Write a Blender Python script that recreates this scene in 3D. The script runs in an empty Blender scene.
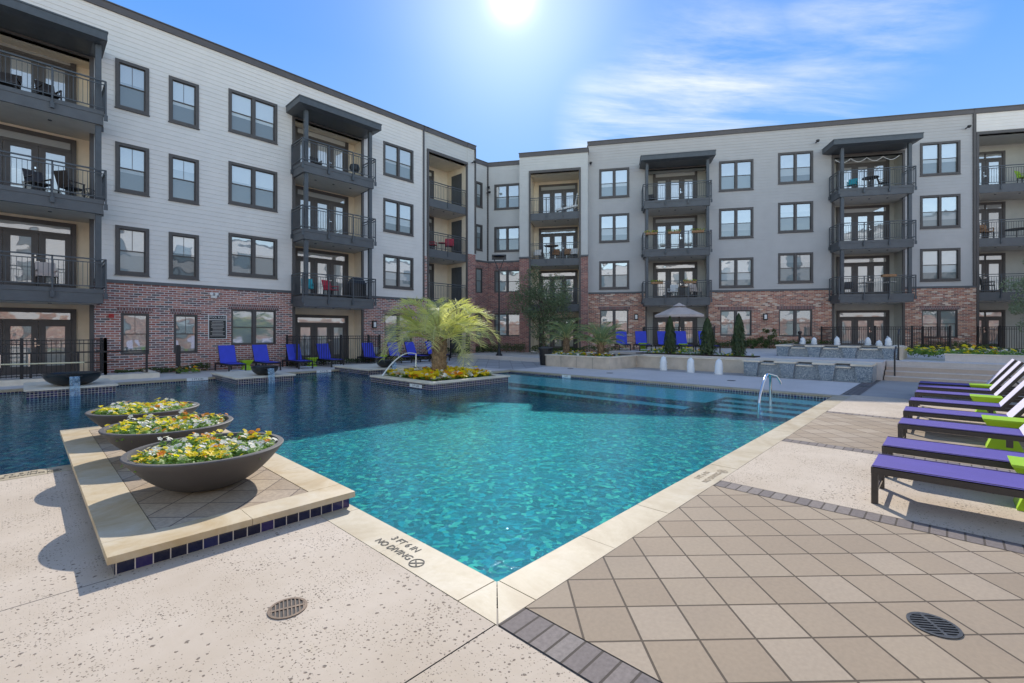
import bpy, math, random
from math import radians as R, sin, cos, pi
from mathutils import Matrix, Vector, Euler, noise as mnoise
random.seed(7)
S = bpy.context.scene
COL = S.collection
# ------------------------------------------------------------------ camera, world, sun, exposure
AZ = R(43.4)                      # heading of the lens from +X
cam = bpy.data.cameras.new('camera'); co = bpy.data.objects.new('camera', cam); COL.objects.link(co)
co.location = (0, 0, 1.6); co.rotation_euler = (R(90), 0, AZ - R(90))
cam.sensor_width = 36; cam.lens = 462/1024*36; cam.shift_y = -9.5/1024; cam.clip_start = .05; cam.clip_end = 2000
S.camera = co
SUN_EL = R(36.0); SUN_AZ = AZ      # the sun stands straight ahead of the lens, over the far corner
sd = Vector((cos(SUN_EL)*cos(SUN_AZ), cos(SUN_EL)*sin(SUN_AZ), sin(SUN_EL)))
w = bpy.data.worlds.new('World'); S.world = w; w.use_nodes = True
SKYK = 2.9
nt = w.node_tree; N = nt.nodes; L = nt.links; N.clear()
def nd(t, **k):
    n = N.new(t)
    for a, b in k.items(): setattr(n, a, b)
    return n
sky = nd('ShaderNodeTexSky', sky_type='NISHITA', sun_disc=False, sun_elevation=SUN_EL, sun_rotation=pi/2 - SUN_AZ, air_density=1.0, dust_density=.25, ozone_density=2.2, altitude=100)
tc = nd('ShaderNodeTexCoord')
def vm(op, a, b=None):
    n = nd('ShaderNodeVectorMath', operation=op)
    for i, x in enumerate((a, b)):
        if x is None: continue
        if hasattr(x, 'links'): L.new(x, n.inputs[i])
        else: n.inputs[i].default_value = x
    return n
def ma(op, a, b=None, c=None):
    n = nd('ShaderNodeMath', operation=op)
    for i, x in enumerate((a, b, c)):
        if x is None: continue
        if hasattr(x, 'links'): L.new(x, n.inputs[i])
        else: n.inputs[i].default_value = x
    return n.outputs[0]
dirv = vm('NORMALIZE', tc.outputs['Generated']).outputs[0]
# cirrus: streaky noise on a plane high above, kept to one part of the sky
sep = nd('ShaderNodeSeparateXYZ'); L.new(dirv, sep.inputs[0])
zz = ma('MAXIMUM', sep.outputs[2], .05)
px_ = ma('DIVIDE', sep.outputs[0], zz); py_ = ma('DIVIDE', sep.outputs[1], zz)
cmb = nd('ShaderNodeCombineXYZ'); L.new(px_, cmb.inputs[0]); L.new(py_, cmb.inputs[1])
mr = nd('ShaderNodeMapping'); L.new(cmb.outputs[0], mr.inputs[0]); mr.inputs['Rotation'].default_value = (0, 0, R(38))
mp = nd('ShaderNodeMapping'); L.new(mr.outputs[0], mp.inputs[0]); mp.inputs['Scale'].default_value = (.75, 3.0, 1)
wn = nd('ShaderNodeTexNoise'); L.new(mp.outputs[0], wn.inputs['Vector']); wn.inputs['Scale'].default_value = 1.1; wn.inputs['Detail'].default_value = 9; wn.inputs['Roughness'].default_value = .62; wn.inputs['Distortion'].default_value = .35
def blob(c, r0, r1):
    d = vm('DOT_PRODUCT', dirv, Vector(c).normalized()); 
    m = nd('ShaderNodeMapRange', clamp=True, interpolation_type='SMOOTHSTEP'); L.new(d.outputs['Value'], m.inputs[0])
    m.inputs[1].default_value = cos(R(r1)); m.inputs[2].default_value = cos(R(r0)); return m.outputs[0]
def look(px, py):
    f = Vector((cos(AZ), sin(AZ), 0)); r = Vector((sin(AZ), -cos(AZ), 0))
    return f*462 + r*(px-512) + Vector((0, 0, 332-py))
mask = ma('MAXIMUM', blob(look(700, 105), 2, 12), ma('MULTIPLY', blob(look(870, 6), 1, 9), .7))
mask = ma('MAXIMUM', mask, ma('MULTIPLY', blob(look(620, 125), 1, 8), .9))
mask = ma('MAXIMUM', mask, ma('MULTIPLY', blob(look(800, 100), 1, 8), .8))
cr = nd('ShaderNodeMapRange', clamp=True); L.new(wn.outputs[0], cr.inputs[0]); cr.inputs[1].default_value = .38; cr.inputs[2].default_value = .70
cl = ma('MULTIPLY', ma('POWER', cr.outputs[0], 1.2), ma('MULTIPLY', mask, .9))
mixc = nd('ShaderNodeMix', data_type='RGBA'); # the southern sky round the sun: deep clear blue, paler towards the horizon; the northern sky is left to the sky model
gr = nd('ShaderNodeValToRGB'); L.new(sep.outputs[2], gr.inputs[0]); gr.color_ramp.elements[0].position = .0; gr.color_ramp.elements[0].color = (.50, .74, 1.0, 1)
gr.color_ramp.elements[1].position = .85; gr.color_ramp.elements[1].color = (.07, .22, .70, 1)
e_ = gr.color_ramp.elements.new(.30); e_.color = (.25, .52, .97, 1); e_ = gr.color_ramp.elements.new(.5); e_.color = (.13, .37, .93, 1)
gs = nd('ShaderNodeMix', data_type='RGBA', blend_type='MULTIPLY'); gs.inputs[0].default_value = 1; L.new(gr.outputs[0], gs.inputs[6]); gs.inputs[7].default_value = (SKYK, SKYK, SKYK, 1)
fw = vm('DOT_PRODUCT', dirv, Vector((cos(AZ), sin(AZ), 0))).outputs['Value']
fm = nd('ShaderNodeMapRange', clamp=True, interpolation_type='SMOOTHSTEP'); L.new(fw, fm.inputs[0]); fm.inputs[1].default_value = -.15; fm.inputs[2].default_value = .35
skm = nd('ShaderNodeMix', data_type='RGBA'); L.new(fm.outputs[0], skm.inputs[0]); sn = nd('ShaderNodeMix', data_type='RGBA', blend_type='MULTIPLY'); sn.inputs[0].default_value = 1; L.new(sky.outputs[0], sn.inputs[6]); sn.inputs[7].default_value = (1.20, 1.01, .84, 1); L.new(sn.outputs[2], skm.inputs[6]); L.new(gs.outputs[2], skm.inputs[7])
L.new(cl, mixc.inputs[0]); L.new(skm.outputs[2], mixc.inputs[6]); mixc.inputs[7].default_value = (2.8, 2.9, 3.05, 1)
# the sun's own disc and its aureole in the air
dsun = vm('DOT_PRODUCT', dirv, sd).outputs['Value']
aur = ma('MULTIPLY', ma('POWER', ma('MAXIMUM', dsun, 0), 9000), 40)
aur2 = ma('MULTIPLY', ma('POWER', ma('MAXIMUM', dsun, 0), 70), 1.3)
aur3 = ma('MULTIPLY', ma('POWER', ma('MAXIMUM', dsun, 0), 1600), 2.6)
asum = ma('ADD', ma('ADD', aur, ma('ADD', aur2, aur3)), ma('MULTIPLY', ma('POWER', ma('MAXIMUM', dsun, 0), 14), .35))
acol = nd('ShaderNodeMix', data_type='RGBA', blend_type='MULTIPLY'); acol.inputs[0].default_value = 1; acol.inputs[7].default_value = (1, .97, .9, 1)
cx_ = nd('ShaderNodeCombineXYZ'); [L.new(asum, cx_.inputs[i]) for i in range(3)]
L.new(cx_.outputs[0], acol.inputs[6])
add = nd('ShaderNodeMix', data_type='RGBA', blend_type='ADD'); add.inputs[0].default_value = 1
L.new(mixc.outputs[2], add.inputs[6]); L.new(acol.outputs[2], add.inputs[7])
bg = nd('ShaderNodeBackground'); bg.inputs[1].default_value = .15; L.new(add.outputs[2], bg.inputs[0])
wo = nd('ShaderNodeOutputWorld'); L.new(bg.outputs[0], wo.inputs[0])
sl = bpy.data.lights.new('sun', 'SUN'); sl.energy = 2.05; sl.angle = R(.5); sl.color = (1, .95, .86)
so = bpy.data.objects.new('sun', sl); COL.objects.link(so); so.rotation_euler = (-sd).to_track_quat('-Z', 'Y').to_euler()
S.view_settings.view_transform = 'Standard'; S.view_settings.look = 'None'; S.view_settings.gamma = 1; S.view_settings.use_curve_mapping = False
S.view_settings.exposure = 1.3
# ------------------------------------------------------------------ materials
class MT:
    """a small wrapper for node materials"""
    def __init__(s, name):
        s.m = bpy.data.materials.new(name); s.m.use_nodes = True; s.t = s.m.node_tree; s.n = s.t.nodes; s.l = s.t.links
        s.n.clear(); s.out = s.n.new('ShaderNodeOutputMaterial'); s.p = s.n.new('ShaderNodeBsdfPrincipled'); s.l.new(s.p.outputs[0], s.out.inputs[0])
        s.tc = s.n.new('ShaderNodeTexCoord'); s.obj = s.tc.outputs['Object']
    def node(s, t, ins=None, **k):
        n = s.n.new(t)
        for a, b in k.items(): setattr(n, a, b)
        for a, b in (ins or {}).items():
            if hasattr(b, 'links'): s.l.new(b, n.inputs[a])
            else: n.inputs[a].default_value = b
        return n
    def math(s, op, *a, clamp=False):
        return s.node('ShaderNodeMath', dict(enumerate(a)), operation=op, use_clamp=clamp).outputs[0]
    def noise(s, scale, detail=4, rough=.55, vec=None, dist=0):
        return s.node('ShaderNodeTexNoise', {'Vector': vec or s.obj, 'Scale': scale, 'Detail': detail, 'Roughness': rough, 'Distortion': dist}).outputs[0]
    def ramp(s, fac, stops, interp='LINEAR'):
        n = s.node('ShaderNodeValToRGB', {0: fac}); cr = n.color_ramp; cr.interpolation = interp
        while len(cr.elements) < len(stops): cr.elements.new(.5)
        for e, (p, c) in zip(cr.elements, stops): e.position = p; e.color = (*c, 1) if len(c) == 3 else c
        return n.outputs[0]
    def mix(s, f, a, b, mode='MIX'):
        n = s.node('ShaderNodeMix', data_type='RGBA', blend_type=mode)
        for i, x in ((0, f), (6, a), (7, b)):
            if hasattr(x, 'links'): s.l.new(x, n.inputs[i])
            else: n.inputs[i].default_value = x if i == 0 else (*x, 1)
        return n.outputs[2]
    def rng(s, v, a, b, c=0, d=1):
        return s.node('ShaderNodeMapRange', {0: v, 1: a, 2: b, 3: c, 4: d}).outputs[0]
    def bump(s, h, strength=.3, dist=.01, prev=None):
        i = {'Height': h, 'Strength': strength, 'Distance': dist}
        if prev: i['Normal'] = prev
        n = s.node('ShaderNodeBump', i).outputs[0]; s.l.new(n, s.p.inputs['Normal']); return n
    def color(s, c):
        if hasattr(c, 'links'): s.l.new(c, s.p.inputs['Base Color'])
        else: s.p.inputs['Base Color'].default_value = (*c, 1)
    def set(s, **k):
        for a, b in k.items():
            a = a.replace('_', ' ')
            if hasattr(b, 'links'): s.l.new(b, s.p.inputs[a])
            else: s.p.inputs[a].default_value = b
def simple(name, c, rough=.6, metal=0, var=.12, scale=3, bump=0, bscale=60, **k):
    m = MT(name); n = m.noise(scale, 5)
    lo = tuple(x*(1-var) for x in c); hi = tuple(min(1, x*(1+var)) for x in c)
    m.color(m.mix(m.rng(n, .3, .7), lo, hi)); m.set(Roughness=rough, Metallic=metal, **k)
    if bump: m.bump(m.noise(bscale, 3), bump, .004)
    return m.m
def brick_mat(name, cols, mortar, w_, h_, mort, vec='wall', rot=0, off=(0, 0), offset=.5, rough=.85, bump=.5, weather=.15, mdist=.004, bias=None, grime=.35):
    m = MT(name)
    sp = m.node('ShaderNodeSeparateXYZ', {0: m.obj})
    if vec == 'wall':
        v = m.node('ShaderNodeCombineXYZ', {0: m.math('ADD', sp.outputs[0], sp.outputs[1]), 1: sp.outputs[2]}).outputs[0]
    else:
        v = m.obj
    mpg = m.node('ShaderNodeMapping', {0: v, 'Location': (off[0], off[1], 0), 'Rotation': (0, 0, rot)}).outputs[0]
    b = m.node('ShaderNodeTexBrick', {'Vector': mpg, 'Color1': (0, 0, 0, 1), 'Color2': (1, 1, 1, 1), 'Mortar': (0, 0, 0, 1), 'Scale': 1, 'Mortar Size': mort, 'Mortar Smooth': .1, 'Bias': 0, 'Brick Width': w_, 'Row Height': h_}, offset=offset, offset_frequency=2, squash=1)
    n = len(cols)
    c = m.ramp(b.outputs[0], [((i+.0)/n, x) for i, x in enumerate(cols)], 'CONSTANT' if bias is None else 'LINEAR')
    nn = m.noise(40, 4); n2 = m.noise(.8, 4)
    c = m.mix(m.math('MULTIPLY', m.rng(nn, .35, .7), grime), c, tuple(x*.75 for x in mortar))
    c = m.mix(b.outputs[1], c, mortar)
    c = m.mix(m.math('MULTIPLY', m.rng(n2, .35, .75), weather), c, (.12, .1, .09))
    m.color(c); m.set(Roughness=rough)
    if bump: m.bump(m.math('ADD', m.math('SUBTRACT', 1, b.outputs[1]), m.math('MULTIPLY', nn, .15)), bump, mdist)
    return m
M = {}
M['siding_white'] = simple('white_siding', (.76, .72, .67), .55, var=.04, scale=1.5)
M['siding_gray'] = simple('grey_siding', (.47, .455, .44), .6, var=.04, scale=1.5)
M['siding_mid'] = simple('mid_grey_siding', (.58, .57, .54), .6, var=.04, scale=1.5)
M['trim'] = simple('bronze_trim', (.085, .075, .07), .5, var=.1)
M['steel'] = simple('charcoal_metal', (.075, .085, .095), .45, var=.12, scale=6)
M['slab'] = simple('grey_painted_fascia', (.105, .11, .115), .55, var=.1)
M['soffit'] = simple('grey_soffit', (.66, .62, .56), .7, var=.06)
M['coping_metal'] = simple('roof_edge_metal', (.095, .085, .085), .5, var=.08)
M['cream'] = simple('cream_stucco', (.86, .75, .58), .8, var=.05, bump=.2, bscale=90)
M['graystucco'] = simple('grey_stucco', (.50, .49, .44), .8, var=.05)
M['roof'] = simple('roof_membrane', (.4, .4, .4), .9)
M['brickA'] = brick_mat('dark_red_brick', [(.34, .065, .04), (.42, .11, .06), (.15, .045, .045), (.36, .12, .075), (.50, .17, .10), (.25, .055, .04), (.08, .05, .055), (.46, .14, .09)], (.70, .65, .60), .27, .088, .012, weather=.12).m
M['brickB'] = brick_mat('mixed_red_brick', [(.48, .15, .07), (.35, .09, .045), (.56, .23, .12), (.18, .07, .05), (.62, .33, .20), (.44, .13, .07), (.74, .56, .42), (.32, .12, .07)], (.58, .49, .42), .27, .085, .010, weather=.2).m
M['brickB2'] = brick_mat('deep_red_brick', [(.32, .08, .06), (.24, .065, .05), (.38, .12, .08), (.17, .055, .05), (.44, .18, .13), (.28, .08, .06)], (.50, .42, .38), .27, .085, .009, weather=.2).m
def pane_mat(name, up, lo, split, refl, rlow=.07):
    m = MT(name); sp = m.node('ShaderNodeSeparateXYZ', {0: m.obj}); oi = m.node('ShaderNodeObjectInfo')
    r = oi.outputs['Random']
    r2 = m.math('FRACT', m.math('MULTIPLY', r, 7.13)); 
    u = m.mix(r, tuple(x*.45 for x in up), up); l_ = m.mix(r2, tuple(x*.5 for x in lo), tuple(min(1, x*1.6) for x in lo))
    # blind slats behind the upper sash
    f = m.math('GREATER_THAN', sp.outputs[2], split)
    r3 = m.math('FRACT', m.math('MULTIPLY', r, 13.7)); bl_ = m.math('GREATER_THAN', sp.outputs[2], m.math('MULTIPLY', split, m.math('ADD', .55, m.math('MULTIPLY', m.math('SNAP', r3, .25), 1.1))))
    wv = m.math('MULTIPLY', m.math('ADD', m.math('SINE', m.math('MULTIPLY', sp.outputs[2], 120)), 1), .06)
    c = m.mix(bl_, l_, u); c = m.mix(wv, c, (.05, .05, .05))
    m.color(c); m.set(Roughness=.6)
    g = m.node('ShaderNodeBsdfGlossy', {'Color': (.92, .96, 1, 1), 'Roughness': .015})
    bm = m.node('ShaderNodeBump', {'Height': m.noise(1.7, 1, vec=m.node('ShaderNodeVectorMath', {0: m.obj, 1: m.node('ShaderNodeCombineXYZ', {0: m.math('MULTIPLY', r, 40)}).outputs[0]}, operation='ADD').outputs[0]), 'Strength': .22, 'Distance': .02}).outputs[0]
    m.l.new(bm, g.inputs['Normal'])
    fr = m.node('ShaderNodeFresnel', {0: 1.5})
    fac = m.math('ADD', m.math('MULTIPLY', fr.outputs[0], 1.1), m.math('ADD', m.math('MULTIPLY', f, refl-rlow), rlow), clamp=True)
    mx = m.node('ShaderNodeMixShader', {0: fac, 1: m.p.outputs[0], 2: g.outputs[0]}); m.l.new(mx.outputs[0], m.out.inputs[0])
    return m.m
M['pane'] = pane_mat('window_glass', (.55, .62, .63), (.15, .19, .20), .92, .26)
M['panelow'] = pane_mat('clear_window_glass', (.34, .40, .39), (.24, .29, .28), .8, .24, .2)
M['doorglass'] = pane_mat('door_glass', (.66, .66, .62), (.55, .55, .5), 1.0, .26, .22)
M['alu'] = simple('stainless_steel', (.72, .72, .72), .12, 1, var=.03)
M['black'] = simple('black_powder_coat', (.018, .018, .02), .4, var=.2)
M['bowl'] = simple('charcoal_concrete', (.088, .08, .076), .62, var=.12, scale=2, bump=.15, bscale=45)
M['bowldark'] = simple('black_bowl', (.02, .022, .024), .35, var=.2)
M['soil'] = simple('dark_soil', (.045, .028, .018), .95, var=.5, scale=30, bump=.6, bscale=60)
def leaf(name, c, c2=None, trans=.3, rough=.55):
    m = MT(name); oi = m.noise(5, 3); n2 = m.noise(40, 2)
    c2 = c2 or tuple(x*.5 for x in c)
    m.color(m.mix(m.rng(m.math('ADD', m.math('MULTIPLY', oi, .6), m.math('MULTIPLY', n2, .4)), .35, .65), c2, c)); m.set(Roughness=rough)
    t = m.node('ShaderNodeBsdfTranslucent', {0: (min(1, c[0]*1.5), min(1, c[1]*1.5), c[2], 1)})
    mx = m.node('ShaderNodeMixShader', {0: trans, 1: m.p.outputs[0], 2: t.outputs[0]}); m.l.new(mx.outputs[0], m.out.inputs[0]); return m.m
M['leaf'] = leaf('pansy_leaf', (.24, .38, .07), (.09, .20, .035), .35)
M['yellow'] = leaf('yellow_petal', (.95, .74, .02), (.9, .6, .01), .4)
M['orange'] = leaf('orange_petal', (.85, .33, .02), (.8, .24, .01), .35)
M['white'] = leaf('white_petal', (.85, .83, .75), (.7, .68, .6), .3)
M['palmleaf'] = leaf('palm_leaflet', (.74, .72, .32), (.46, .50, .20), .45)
M['palmleaf2'] = leaf('dark_palm_leaflet', (.30, .38, .18), (.17, .25, .13), .3)  # darker, greener leaflets of the small palms
M['palmstem'] = leaf('palm_stem', (.60, .58, .28), (.45, .46, .2), .2)
M['oakleaf'] = leaf('oak_leaf', (.19, .24, .13), (.09, .13, .07), .25)
M['greyleaf'] = leaf('grey_green_leaf', (.30, .36, .26), (.17, .22, .15), .3)
M['cypress'] = leaf('cypress_foliage', (.075, .11, .035), (.035, .06, .022), .2)
M['shrub'] = leaf('hedge_leaf', (.09, .14, .04), (.04, .07, .02), .25)
M['bark'] = simple('bark', (.13, .09, .065), .9, var=.5, scale=18, bump=.8, bscale=30)
M['palmbark'] = simple('palm_boots', (.36, .25, .15), .9, var=.5, scale=14, bump=.9, bscale=25)
M['lime'] = simple('lime_plastic', (.36, .60, .015), .4, var=.05)
M['limestone'] = simple('limestone_cladding', (.62, .53, .42), .8, var=.18, scale=2, bump=.3, bscale=40)
M['stonecap'] = simple('stone_cap', (.74, .66, .53), .75, var=.12, scale=3, bump=.2, bscale=50)
M['foam'] = simple('white_water', (.82, .87, .9), .3, var=.05, bump=.8, bscale=30)
M['white_paint'] = simple('white_tile', (.78, .78, .76), .3, var=.03)
M['ink'] = simple('engraved_ink', (.035, .032, .03), .7)
M['fadeink'] = simple('faded_engraving', (.33, .26, .18), .8)
M['red'] = simple('red_enamel', (.55, .03, .03), .4)
M['redfab'] = simple('red_sling', (.5, .03, .06), .7)
M['tealfab'] = simple('teal_sling', (.02, .35, .42), .6)
M['wood'] = simple('warm_wood', (.32, .17, .08), .7, var=.3, scale=10)
M['rope'] = simple('cream_aluminium_pole', (.72, .66, .42), .5)
M['purple'] = simple('purple_sling_mesh', (.095, .065, .30), .6, var=.06, scale=4, bump=.15, bscale=400)
M['blue'] = simple('blue_sling_mesh', (.04, .06, .55), .6, var=.08, scale=4, bump=.1, bscale=300)
M['bronze'] = simple('bronze_frame', (.045, .036, .032), .4, var=.15)
M['umbrella'] = simple('mauve_canvas', (.56, .47, .42), .85, var=.08, scale=2)
M['purple_sheen'] = simple('purple_sling_sheen', (.60, .56, .70), .45, var=.04)  # raised backs: light reflected off the purple fabric, put into the colour
# paving
def rocksalt():
    m = MT('rock_salt_concrete')
    n = m.noise(.9, 6, .6); n3 = m.noise(9, 5, .65)
    base = m.mix(m.rng(n, .35, .7), (.47, .38, .285), (.575, .48, .38))
    base = m.mix(m.math('MULTIPLY', m.rng(n3, .45, .75), .35), base, (.46, .37, .27))
    base = m.mix(m.math('MULTIPLY', m.rng(m.noise(2.6, 6, .7, dist=1.2), .6, .75), .4), base, (.50, .40, .26))
    wob = m.node('ShaderNodeVectorMath', {0: m.obj, 1: m.node('ShaderNodeVectorMath', {0: m.node('ShaderNodeTexNoise', {'Vector': m.obj, 'Scale': 60, 'Detail': 2}).outputs['Color'], 1: (.02, .02, .02)}, operation='MULTIPLY').outputs[0]}, operation='ADD').outputs[0]
    pits = None
    for sc, rad, th in ((15, .17, .5), (29, .21, .45), (55, .24, .5)):
        v = m.node('ShaderNodeTexVoronoi', {'Vector': wob, 'Scale': sc, 'Randomness': 1}, feature='F1', voronoi_dimensions='2D')
        rnd = m.node('ShaderNodeSeparateColor', {0: v.outputs['Color']}).outputs[0]
        rr = m.math('MULTIPLY', m.math('GREATER_THAN', rnd, th), m.math('MULTIPLY', rnd, rad))
        rr = m.math('MULTIPLY', rr, m.rng(m.noise(1.6+sc*.02, 3), .36, .62, .1, 1.2))
        d = m.math('SUBTRACT', rr, v.outputs['Distance'])
        p = m.rng(d, 0, .05)
        pits = p if pits is None else m.math('MAXIMUM', pits, p)
    c = m.mix(m.math('MULTIPLY', pits, .78), base, (.10, .07, .05))
    m.color(c); m.set(Roughness=.85)
    m.bump(m.math('SUBTRACT', m.math('MULTIPLY', n3, .3), pits), .6, .006)
    return m.m
M['rocksalt'] = rocksalt()
def concrete(name, a, b, rough=.85):
    m = MT(name); n = m.noise(.7, 6, .6); n2 = m.noise(14, 5, .7)
    c = m.mix(m.rng(n, .35, .7), a, b); c = m.mix(m.math('MULTIPLY', m.rng(n2, .4, .7), .3), c, tuple(x*.75 for x in a))
    m.color(c); m.set(Roughness=rough); m.bump(n2, .25, .004); return m.m
M['greydeck'] = concrete('broom_concrete', (.60, .55, .51), (.70, .64, .60))
M['darkdeck'] = concrete('grey_concrete_walk', (.32, .30, .28), (.39, .365, .345))
M['ground'] = concrete('ground_concrete', (.36, .33, .30), (.44, .40, .37))
M['stepstone'] = concrete('step_concrete', (.52, .42, .34), (.60, .50, .42))
dm = brick_mat('diamond_pavers', [(.33, .25, .17), (.37, .287, .20), (.35, .268, .185), (.395, .31, .222), (.34, .258, .175)], (.085, .06, .038), .2995, .2995, .0065, vec='obj', rot=R(45), offset=0, bump=.9, weather=.22, grime=.14)
dm.n  # rotation grid is aligned below
for n_ in dm.n:
    if n_.type == 'MAPPING':
        # put a lattice corner at (1.99, 1.79)
        cx, cy = 1.99, 1.79
        n_.inputs['Location'].default_value = (-(cx*cos(R(45)) - cy*sin(R(45))), -(cx*sin(R(45)) + cy*cos(R(45))), 0)
M['diamond'] = dm.m
M['strip'] = brick_mat('grey_border_brick', [(.20, .165, .15), (.235, .195, .175), (.18, .15, .14), (.26, .22, .195)], (.06, .045, .035), 3, .104, .007, vec='obj', offset=0, bump=.6, off=(.5, -.01)).m
M['stripx'] = brick_mat('grey_band_brick', [(.17, .15, .145), (.2, .18, .17), (.15, .13, .13)], (.06, .05, .04), .2, .1, .007, vec='obj', bump=.5).m
M['pavegrey'] = brick_mat('blue_grey_pavers', [(.42, .41, .41), (.47, .46, .46), (.40, .39, .39), (.5, .49, .48)], (.2, .19, .18), .6, .6, .012, vec='obj', rot=R(45), offset=0, bump=.4).m
M['field'] = brick_mat('beige_field_tile', [(.42, .31, .20), (.47, .36, .25), (.40, .30, .2), (.50, .39, .27)], (.12, .085, .06), .31, .31, .006, vec='obj', rot=R(45), offset=0, bump=.4).m
def travertine(name, a, b, c_):
    m = MT(name); n = m.noise(1.9, 8, .68, dist=.8); n2 = m.noise(7, 6, .7); n3 = m.noise(30, 4, .7)
    c = m.ramp(n, [(.33, a), (.5, b), (.66, c_)]); c = m.mix(m.math('MULTIPLY', m.rng(n2, .42, .72), .45), c, a); c = m.mix(m.math('MULTIPLY', m.rng(m.noise(.9, 5, .6), .52, .7), .4), c, (.30, .21, .11))
    m.color(c); m.set(Roughness=.6); m.bump(m.math('ADD', n2, n3), .2, .004); return m.m
M['travertine'] = travertine('cream_travertine', (.46, .33, .17), (.56, .45, .29), (.60, .51, .37))
M['travertine2'] = travertine('pale_coping_stone', (.38, .30, .19), (.47, .39, .265), (.53, .46, .345))
def tile(name, w_, h_, mort, off=(0, 0)):
    m = brick_mat(name, [(.012, .014, .05), (.02, .022, .09), (.01, .01, .03), (.03, .02, .10), (.008, .01, .04)], (.62, .55, .48), w_, h_, mort, offset=0, rough=.08, bump=.5, weather=0, off=off, grime=.03)
    return m.m
M['tilebig'] = tile('navy_glass_tile', .098, .12, .0035, off=(0, .002))
M['tilesmall'] = tile('small_navy_glass_tile', .072, .0605, .0045, off=(0, .11))
M['tileblue'] = simple('blue_glass_mosaic', (.10, .16, .21), .3, var=.3)
def mosaic(name, cols, mortar, sc):
    m = MT(name); v = m.node('ShaderNodeTexVoronoi', {'Vector': m.obj, 'Scale': sc, 'Randomness': .9}, feature='F1')
    r = m.node('ShaderNodeSeparateColor', {0: v.outputs['Color']}).outputs[0]
    c = m.ramp(r, [(i/len(cols), x) for i, x in enumerate(cols)], 'CONSTANT')
    m.color(c); m.set(Roughness=.3); return m
M['fountaintile'] = mosaic('grey_blue_mosaic', [(.15, .20, .25), (.24, .30, .35), (.10, .14, .19), (.34, .40, .44), (.2, .25, .3), (.48, .52, .54)], (.4, .4, .4), 60).m
# pool plaster: blue-green pebble finish, with ripple shimmer imitated in its warped colour pattern
def plaster(name, cols, sc=17):
    m = MT(name)
    wob = m.node('ShaderNodeVectorMath', {0: m.obj, 1: m.node('ShaderNodeVectorMath', {0: m.node('ShaderNodeTexNoise', {'Vector': m.obj, 'Scale': 4, 'Detail': 3}).outputs['Color'], 1: (.3, .3, .3)}, operation='MULTIPLY').outputs[0]}, operation='ADD').outputs[0]
    v = m.node('ShaderNodeTexVoronoi', {'Vector': wob, 'Scale': sc}, feature='F1')
    r = m.node('ShaderNodeSeparateColor', {0: v.outputs['Color']}).outputs[0]
    c = m.ramp(r, [(i/len(cols), x) for i, x in enumerate(cols)], 'LINEAR')
    m.color(c); m.set(Roughness=.7); return m.m
M['plaster'] = plaster('blue_green_pebble_plaster', [(.003, .055, .09), (.008, .16, .21), (.004, .09, .13), (.02, .30, .32), (.002, .025, .05), (.008, .13, .175), (.30, .52, .32), (.004, .08, .12)])
M['ledge'] = plaster('lit_ledge_plaster', [(.66, .76, .66), (.74, .82, .72), (.8, .86, .76)], 20)  # paler than the basin: the lit look of the treads is in the colour
def water():
    m = MT('pool_water')
    a = m.noise(1.1, 3, .6, dist=.8); b = m.noise(6.0, 3, .6, dist=1.0); c = m.noise(17, 2, .5, dist=.5)
    h = m.math('ADD', m.math('ADD', m.math('MULTIPLY', a, 1.0), m.math('MULTIPLY', b, .42)), m.math('MULTIPLY', c, .12))
    bm = m.node('ShaderNodeBump', {'Height': h, 'Strength': .36, 'Distance': .05}).outputs[0]
    gl = m.node('ShaderNodeBsdfGlossy', {'Color': (.66, .82, 1, 1), 'Roughness': .012, 'Normal': bm})
    tr = m.node('ShaderNodeBsdfTransparent', {0: (.36, .86, .92, 1)})
    rf = m.node('ShaderNodeBsdfRefraction', {'Color': (.6, .95, .97, 1), 'Roughness': 0, 'IOR': 1.2, 'Normal': bm})
    lr = m.node('ShaderNodeMixShader', {0: .0, 1: tr.outputs[0], 2: rf.outputs[0]})
    lw = m.node('ShaderNodeLayerWeight', {0: .5, 'Normal': bm}).outputs['Facing']      # Schlick: the same seen from above or below
    fr = m.math('ADD', m.math('MULTIPLY', m.math('POWER', lw, 5), .97), .022)
    mx = m.node('ShaderNodeMixShader', {0: m.math('MULTIPLY', fr, 1.0, clamp=True), 1: lr.outputs[0], 2: gl.outputs[0]})
    m.l.new(mx.outputs[0], m.out.inputs[0]); return m.m
M['water'] = water()
def sheet():
    m = MT('falling_water'); m.color((.45, .62, .75)); m.set(Roughness=.15)
    tr = m.node('ShaderNodeBsdfTransparent', {0: (.8, .92, 1, 1)})
    mx = m.node('ShaderNodeMixShader', {0: m.rng(m.noise(14, 3), .3, .7, .12, .55), 1: tr.outputs[0], 2: m.p.outputs[0]}); m.l.new(mx.outputs[0], m.out.inputs[0]); return m.m
M['sheet'] = sheet()
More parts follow.
